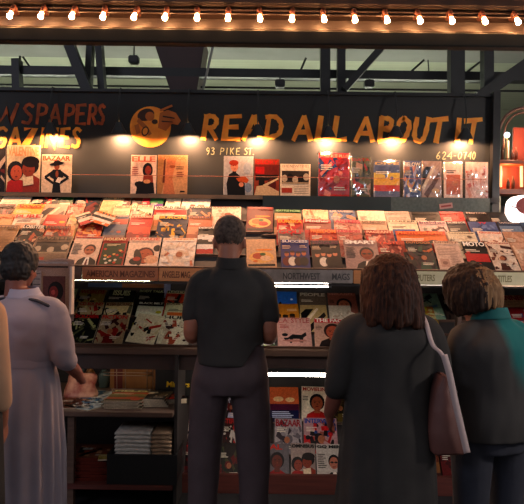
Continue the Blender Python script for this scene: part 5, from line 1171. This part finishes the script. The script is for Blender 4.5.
fl_.rect(-.045, -.12, .085, .08, '#8a625c'); fl_.rect(-.105, -.16, -.055, .11, '#bcb0aa'); fl_.ell(.03, -.005, .045, .055, '#2e2628'); fl_.ell(.018, -.012, .026, .036, '#9a4a44'); fl_.ell(.03, -.085, .05, .04, '#5a3a38'); fl_.ell(.016, -.012, .012, .014, '#c87068')
for i in range(6): fl_.rect(-.1, .09-i*.03, -.06, .094-i*.03, '#5a5454')
q = fl_.build('front_page_print', nw); q.rotation_euler = (R(90), 0, 0); q.location = (0, -.021, 0)

# ---- long-haired woman in the black coat
dx = P(389, 330, 2.9).x
wd = empty('person', (dx, 2.9, 0), R(6)); tag(wd, 'person with long brown hair in long black coat with pale shoulder strap, back turned', 'person')
HM = rm(V(0.0, 0.03, 1.465), R(8), R(-12))
torso = [(0.84, 0, 0, .15, .12), (.95, 0, 0, .16, .12), (1.05, 0, 0, .135, .105), (1.18, 0, 0, .15, .115), (1.27, 0, 0, .15, .10), (1.34, 0, 0, .08, .07), (1.38, 0, .01, .05, .05)]
arms = [[(-.15, 0, 1.28, .05), (-.2, -.01, 1.15, .045), (-.225, 0, 1.03, .038), (-.235, .06, .93, .036), (-.24, .11, .87, .027)],
        [(.15, 0, 1.28, .05), (.2, -.01, 1.15, .045), (.215, 0, 1.02, .038), (.2, .14, 1.04, .033), (.14, .27, 1.06, .025)]]
legs = [[(q*.08, 0, .84, .088), (q*.09, 0, .64, .07), (q*.09, 0, .43, .052), (q*.09, -.02, .28, .05), (q*.09, -.01, .08, .03), (q*.095, .07, .045, .03), (q*.1, .13, .03, .025)] for q in (-1, 1)]
figure(wd, HM, torso, arms, legs, [((-.24, .112, .865), (.1, .6, -.6), (.7, .1, 0), (0, .6, .5), .5, .92), ((.14, .275, 1.06), (-.4, .85, .1), (-.5, -.2, .7), (0, .2, .9), .8, .92)], SKIN2, .97)
bm = bmesh.new()
rings(bm, [(.18, 0, 0, .235, .19), (.4, 0, 0, .23, .185), (.65, 0, 0, .215, .17), (.85, 0, 0, .2, .155), (1.0, 0, 0, .185, .14), (1.12, 0, 0, .188, .14), (1.22, 0, -.005, .195, .138), (1.285, 0, 0, .16, .115), (1.33, 0, .005, .095, .085), (1.365, 0, .01, .066, .064)], 60, ripple=lambda z, t: (0.035*math.sin(t*7+z*2)+0.02*math.sin(t*12))*max(0, min(1, (1.0-z)*2)))
for q in (-1, 1):
    arm = [(q*.09, 0, 1.285, .055), (q*.165, 0, 1.26, .07), (q*.205, -.012, 1.15, .068), (q*.225, -.005, 1.03, .06)]
    arm += [(-.23, .02, 1.0, .052)] if q < 0 else [(.22, .05, 1.01, .058), (.2, .14, 1.03, .05)]
    limb(bm, arm, 18)
coat = remeshed('coat', bm, BLK, wd, 0.0095, 4, disp=lambda c: 0.006*noise.noise(Vector((c.x*9, c.y*9, c.z*6))))
for q in (-1, 1): shoe(wd, q*.09, 0, -q*R(6), BLACKM)
bm = bmesh.new(); R3 = HM.to_3x3().to_4x4(); D = lambda x, y, z: HM @ V(x, y, z)
ell(bm, D(0, -.02, .04), (.105, .112, .094), 24, 16, R3)
rr = random.Random(4)
for i in range(26):
    a = R(-200+i*220/25); x0_, y0_ = math.cos(a)*.085, math.sin(a)*.085-.02
    if y0_ > .045: continue
    z_ = rr.uniform(-.155, -.20); b_ = D(x0_, y0_, .05); m_ = D(x0_*1.22, y0_*1.15, -.06); e_ = D(x0_*1.32+rr.uniform(-.01,.01), y0_*1.02-.012, z_)
    limb(bm, [(*b_, .034), (*m_, .034), (*e_, .021)], 10)
ell(bm, D(0, -.055, -.05), (.10, .062, .12), 20, 14, R3)
def hairmat(nm, dark, light):
    m = mat(nm, light, 0.7, nscale=16, col2=dark, stretch=(9, 9, 0.6), spec=0.2); return m
remeshed('hair', bm, hairmat('brown_hair', '#150e0b', '#4e2a18'), wd, 0.0065, 2, disp=hair_noise(85, .008, .12))
# strap and bag carried on her right shoulder
bg = empty('shoulder_bag', (dx, 2.9, 0), R(6)); tag(bg, 'brown shoulder bag with pale edge hanging from the right shoulder of the long-haired woman', 'bag')
PALE = mat('pale_mauve_strap', '#b8a4a0', 0.7); BRN = mat('bag_brown', '#6a4038', 0.6, nscale=9, namt=0.3)
def ribbon(nm, pts, w, m, par, side=(1, 0, 0)):
    bm = bmesh.new(); q = [Vector(p) for p in catmull([list(p) for p in pts], 5)]; s_ = Vector(side).normalized()*w/2; L_ = []
    for i, p in enumerate(q):
        t = (q[min(i+1, len(q)-1)]-q[max(i-1, 0)]).normalized(); n_ = t.cross(s_).normalized()*.0025
        L_.append([bm.verts.new(p+s_*a+n_*b) for a, b in ((-1,-1),(1,-1),(1,1),(-1,1))])
    for i in range(len(L_)-1):
        for k in range(4): bm.faces.new([L_[i][k], L_[i][(k+1)%4], L_[i+1][(k+1)%4], L_[i+1][k]])
    bm.faces.new(L_[0][::-1]); bm.faces.new(L_[-1]); return bm_obj(nm, bm, m, par, True)
ribbon('strap', [(.10, .13, 1.10), (.12, .1, 1.27), (.135, .03, 1.333), (.14, -.06, 1.315), (.15, -.125, 1.22), (.17, -.165, 1.19), (.188, -.178, 1.16)], .02, PALE, bg)
bm = bmesh.new()
for (z, w0, w1, y) in ((0.86, .085, .115, -.09), (0.70, .09, .14, -.09), (0.45, .1, .155, -.07)): pass
prof = [(1.09, .19, .215), (1.02, .165, .235), (.94, .15, .255), (.85, .14, .275), (.77, .145, .29), (.755, .155, .285)]
f_ = [[bm.verts.new((a, -.17, z)), bm.verts.new((b, -.165, z)), bm.verts.new((b, -.07, z)), bm.verts.new((a, -.06, z))] for z, a, b in prof]
for i in range(len(f_)-1):
    for k in range(4): bm.faces.new([f_[i][k], f_[i][(k+1)%4], f_[i+1][(k+1)%4], f_[i+1][k]])
bm.faces.new(f_[0][::-1]); bm.faces.new(f_[-1]); bmesh.ops.bevel(bm, geom=list(bm.edges), offset=.006, segments=2, affect='EDGES')
for v in bm.verts: v.co.y += -.012*(1.1-v.co.z)+.004*noise.noise(v.co*14)
bm_obj('bag_body', bm, BRN, bg, True)
ribbon('pale_edge', [(.183, -.178, 1.18), (.205, -.185, 1.10), (.232, -.187, .98), (.262, -.188, .86), (.285, -.188, .77)], .028, PALE, bg, (1, 0, .2))

# ---- bob-haired woman in the teal jacket
ex = P(491, 340, 3.06).x
we = empty('person', (ex, 3.06, 0), R(24)); we.scale = (1.05, 1.05, 1.0); tag(we, 'person with light brown bob in dark jacket, lit teal painted on back, far right', 'person')
HM = rm(V(-0.06, 0.10, 1.425), R(18), R(-20))
torso = [(0.82, 0, 0, .15, .12), (.93, 0, 0, .16, .12), (1.02, 0, 0, .135, .105), (1.14, 0, 0, .15, .115), (1.22, 0, 0, .15, .10), (1.29, 0, .01, .08, .07), (1.34, 0, .03, .05, .05)]
arms = [[(-.13, 0, 1.22, .045), (-.18, .02, 1.12, .042), (-.2, .06, 1.0, .038), (-.19, .2, 1.02, .033), (-.14, .33, 1.08, .025)],
        [(.13, 0, 1.22, .045), (.18, -.01, 1.12, .042), (.2, 0, .99, .038), (.19, .14, .99, .033), (.13, .28, 1.03, .025)]]
legs = [[(q*.08, 0, .82, .09), (q*.09, 0, .62, .072), (q*.09, 0, .42, .052), (q*.09, -.02, .28, .05), (q*.09, -.01, .08, .03), (q*.095, .07, .045, .03), (q*.1, .13, .03, .025)] for q in (-1, 1)]
figure(we, HM, torso, arms, legs, [((-.14, .335, 1.08), (.4, .8, .3), (.5, -.2, .5), (0, 0, 1), .7, .92), ((.13, .285, 1.03), (-.35, .85, .2), (-.5, -.2, .7), (0, .2, .9), .8, .92)], SKIN, .97)
bm = bmesh.new()
rings(bm, [(.76, 0, 0, .205, .165), (.85, 0, 0, .205, .165), (.97, 0, 0, .195, .155), (1.08, 0, 0, .2, .155), (1.18, 0, -.01, .2, .145), (1.245, 0, 0, .16, .12), (1.29, 0, .01, .10, .09), (1.335, 0, .02, .07, .068)], 44)
for q in (-1, 1):
    arm = [(q*.09, 0, 1.245, .054), (q*.15, 0, 1.22, .066), (q*.185, .0, 1.12, .063)]
    arm += [(-.2, .06, 1.0, .058), (-.19, .14, 1.0, .054), (-.165, .25, 1.05, .046)] if q < 0 else [(.225, 0, .99, .062), (.22, .06, .98, .058), (.175, .19, 1.0, .048)]
    limb(bm, arm, 18)
TEAL = mat('teal_jacket_cloth', '#1f6a68', 0.75, nscale=7, namt=0.35, spec=0.25)
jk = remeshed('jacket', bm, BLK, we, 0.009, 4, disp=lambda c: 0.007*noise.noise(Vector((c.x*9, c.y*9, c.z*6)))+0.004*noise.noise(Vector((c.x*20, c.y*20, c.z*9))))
LIT_TEAL = mat('lit_shoulder_jacket_cloth', '#3b3937', 0.8, spec=0.2)      # light on the right shoulder painted into the cloth as brighter teal
nt = LIT_TEAL.node_tree; b_ = nt.nodes['Principled BSDF']; tc = nt.nodes.new('ShaderNodeTexCoord'); ns_ = nt.nodes.new('ShaderNodeTexNoise'); ns_.inputs['Scale'].default_value = 7
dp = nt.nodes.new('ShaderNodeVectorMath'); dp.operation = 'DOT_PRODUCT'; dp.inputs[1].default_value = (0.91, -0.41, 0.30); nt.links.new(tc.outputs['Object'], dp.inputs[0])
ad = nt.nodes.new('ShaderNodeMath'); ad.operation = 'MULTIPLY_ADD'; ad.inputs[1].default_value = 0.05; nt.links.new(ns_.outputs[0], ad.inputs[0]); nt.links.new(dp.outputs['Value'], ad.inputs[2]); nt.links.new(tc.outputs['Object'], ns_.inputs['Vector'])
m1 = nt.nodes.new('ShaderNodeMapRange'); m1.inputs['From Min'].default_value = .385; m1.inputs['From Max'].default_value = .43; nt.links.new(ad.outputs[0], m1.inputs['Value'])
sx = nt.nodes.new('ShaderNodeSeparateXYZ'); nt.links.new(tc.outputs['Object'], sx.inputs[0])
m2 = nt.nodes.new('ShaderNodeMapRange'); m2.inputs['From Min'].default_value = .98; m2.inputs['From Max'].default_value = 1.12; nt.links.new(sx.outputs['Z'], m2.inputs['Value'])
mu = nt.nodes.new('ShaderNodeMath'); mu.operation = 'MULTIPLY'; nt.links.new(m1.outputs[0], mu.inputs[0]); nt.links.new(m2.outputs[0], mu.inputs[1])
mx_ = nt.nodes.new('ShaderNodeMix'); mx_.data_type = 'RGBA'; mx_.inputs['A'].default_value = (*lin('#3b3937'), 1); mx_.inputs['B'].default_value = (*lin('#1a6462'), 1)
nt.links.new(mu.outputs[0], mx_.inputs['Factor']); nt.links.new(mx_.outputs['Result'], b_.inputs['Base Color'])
jk.data.materials.clear(); jk.data.materials.append(LIT_TEAL)
bm = bmesh.new(); tube(bm, [(0, .012, 1.30), (0, .018, 1.35)], [.086, .072], 28, cap=False); tube(bm, [(0, .012, 1.30), (0, .018, 1.35)], [.094, .080], 28, cap=False); bm_obj('collar', bm, TEAL, jk, True)
bm = bmesh.new()
rings(bm, [(.70, 0, 0, .16, .13), (.82, 0, 0, .182, .145), (.92, 0, 0, .175, .14), (.98, 0, 0, .155, .125)], 36)
for q in (-1, 1): limb(bm, [(q*.09, 0, .86, .1), (q*.1, 0, .65, .09), (q*.1, 0, .45, .075), (q*.1, -.01, .25, .068), (q*.1, -.01, .1, .062)], 16)
remeshed('jeans', bm, mat('dark_denim', '#2c2f3a', 0.85, nscale=14, namt=0.3), we, 0.0095, 3)
for q in (-1, 1): shoe(we, q*.1, 0, -q*R(6), BLACKM)
bm = bmesh.new(); R3 = HM.to_3x3().to_4x4(); D = lambda x, y, z: HM @ V(x, y, z)
ell(bm, D(0, -.022, .04), (.098, .112, .094), 24, 16, R3)
for i in range(24):
    a = R(-205+i*230/23); x0_, y0_ = math.cos(a)*.088, math.sin(a)*.092-.02
    if y0_ > .04: continue
    b_ = D(x0_, y0_, .05); m_ = D(x0_*1.15, y0_*1.15, -.03); e_ = D(x0_*1.05, y0_*1.02-.005, -.095+rr.uniform(-.012, .012))
    limb(bm, [(*b_, .032), (*m_, .032), (*e_, .022)], 10)
ell(bm, D(0, -.055, -.03), (.095, .066, .08), 20, 14, R3)
hr = remeshed('hair', bm, hairmat('shaded_bob_hair', '#1c1410', '#3a281e'), we, 0.0065, 2, disp=hair_noise(75, .008, .15))
hr.data.materials.append(hairmat('lit_bob_hair', '#5a3e26', '#8e6c48'))  # lit side of the bob painted in a lighter hair colour
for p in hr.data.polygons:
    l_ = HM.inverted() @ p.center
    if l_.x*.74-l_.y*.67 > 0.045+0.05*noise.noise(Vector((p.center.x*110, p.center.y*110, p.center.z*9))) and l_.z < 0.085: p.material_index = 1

# ---- person in the cream blouse cut by the left edge
ax = P(-42, 340, 2.75).x
wa = empty('person', (ax, 2.75, 0), 0); tag(wa, 'person in cream blouse and dark skirt, mostly cut off by the left edge', 'person')
HM = rm(V(0.0, 0.04, 1.60), 0, R(-10))
torso = [(0.92, 0, 0, .15, .12), (1.02, 0, 0, .16, .12), (1.12, 0, 0, .135, .105), (1.25, 0, 0, .15, .115), (1.36, 0, 0, .15, .10), (1.44, 0, 0, .08, .07), (1.49, 0, .01, .05, .05)]
arms = [[(q*.14, 0, 1.34, .05), (q*.165, -.01, 1.2, .045), (q*.17, -.01, 1.08, .038), (q*.165, .05, .95, .033), (q*.15, .1, .84, .025)] for q in (-1, 1)]
legs = [[(q*.08, 0, .9, .088), (q*.09, 0, .68, .07), (q*.09, 0, .46, .052), (q*.09, -.02, .3, .05), (q*.09, -.01, .08, .03), (q*.095, .07, .045, .03), (q*.1, .13, .03, .025)] for q in (-1, 1)]
figure(wa, HM, torso, arms, legs, [((q*.15, .102, .835), (-q*.1, .3, -.9), (-q*.8, .1, 0), (0, .9, 0), .5, .92) for q in (-1, 1)], SKIN, .97)
bm = bmesh.new(); rings(bm, [(.98, 0, 0, .16, .13), (1.15, 0, 0, .165, .13), (1.28, 0, 0, .17, .135), (1.37, 0, 0, .15, .11), (1.42, 0, 0, .09, .08), (1.46, 0, .01, .062, .06)], 36)
for q in (-1, 1): limb(bm, [(q*.09, 0, 1.35, .05), (q*.135, 0, 1.33, .062), (q*.155, -.01, 1.2, .06), (q*.168, 0, 1.07, .055), (q*.165, .04, .95, .05)], 16)
remeshed('blouse', bm, mat('cream_cloth', '#c09878', 0.85, nscale=8, namt=0.12), wa, 0.009, 4)
bm = bmesh.new(); rings(bm, [(.5, 0, 0, .19, .16), (.7, 0, 0, .185, .155), (.9, 0, 0, .178, .145), (1.0, 0, 0, .168, .135)], 48, ripple=lambda z, t: .03*math.sin(9*t)*max(0, 1-z)*2); bm_obj('skirt', bm, BLK, wa, True)
for q in (-1, 1): shoe(wa, q*.09, 0, -q*R(6), BLACKM)
bm = bmesh.new(); R3 = HM.to_3x3().to_4x4(); ell(bm, HM @ V(0, -.02, .045), (.09, .105, .09), 24, 16, R3); ell(bm, HM @ V(0, -.055, -.03), (.08, .06, .07), 20, 14, R3)
remeshed('hair', bm, MATS['black_hair'], wa, 0.006, 2, disp=hair_noise(60, .006, 1))
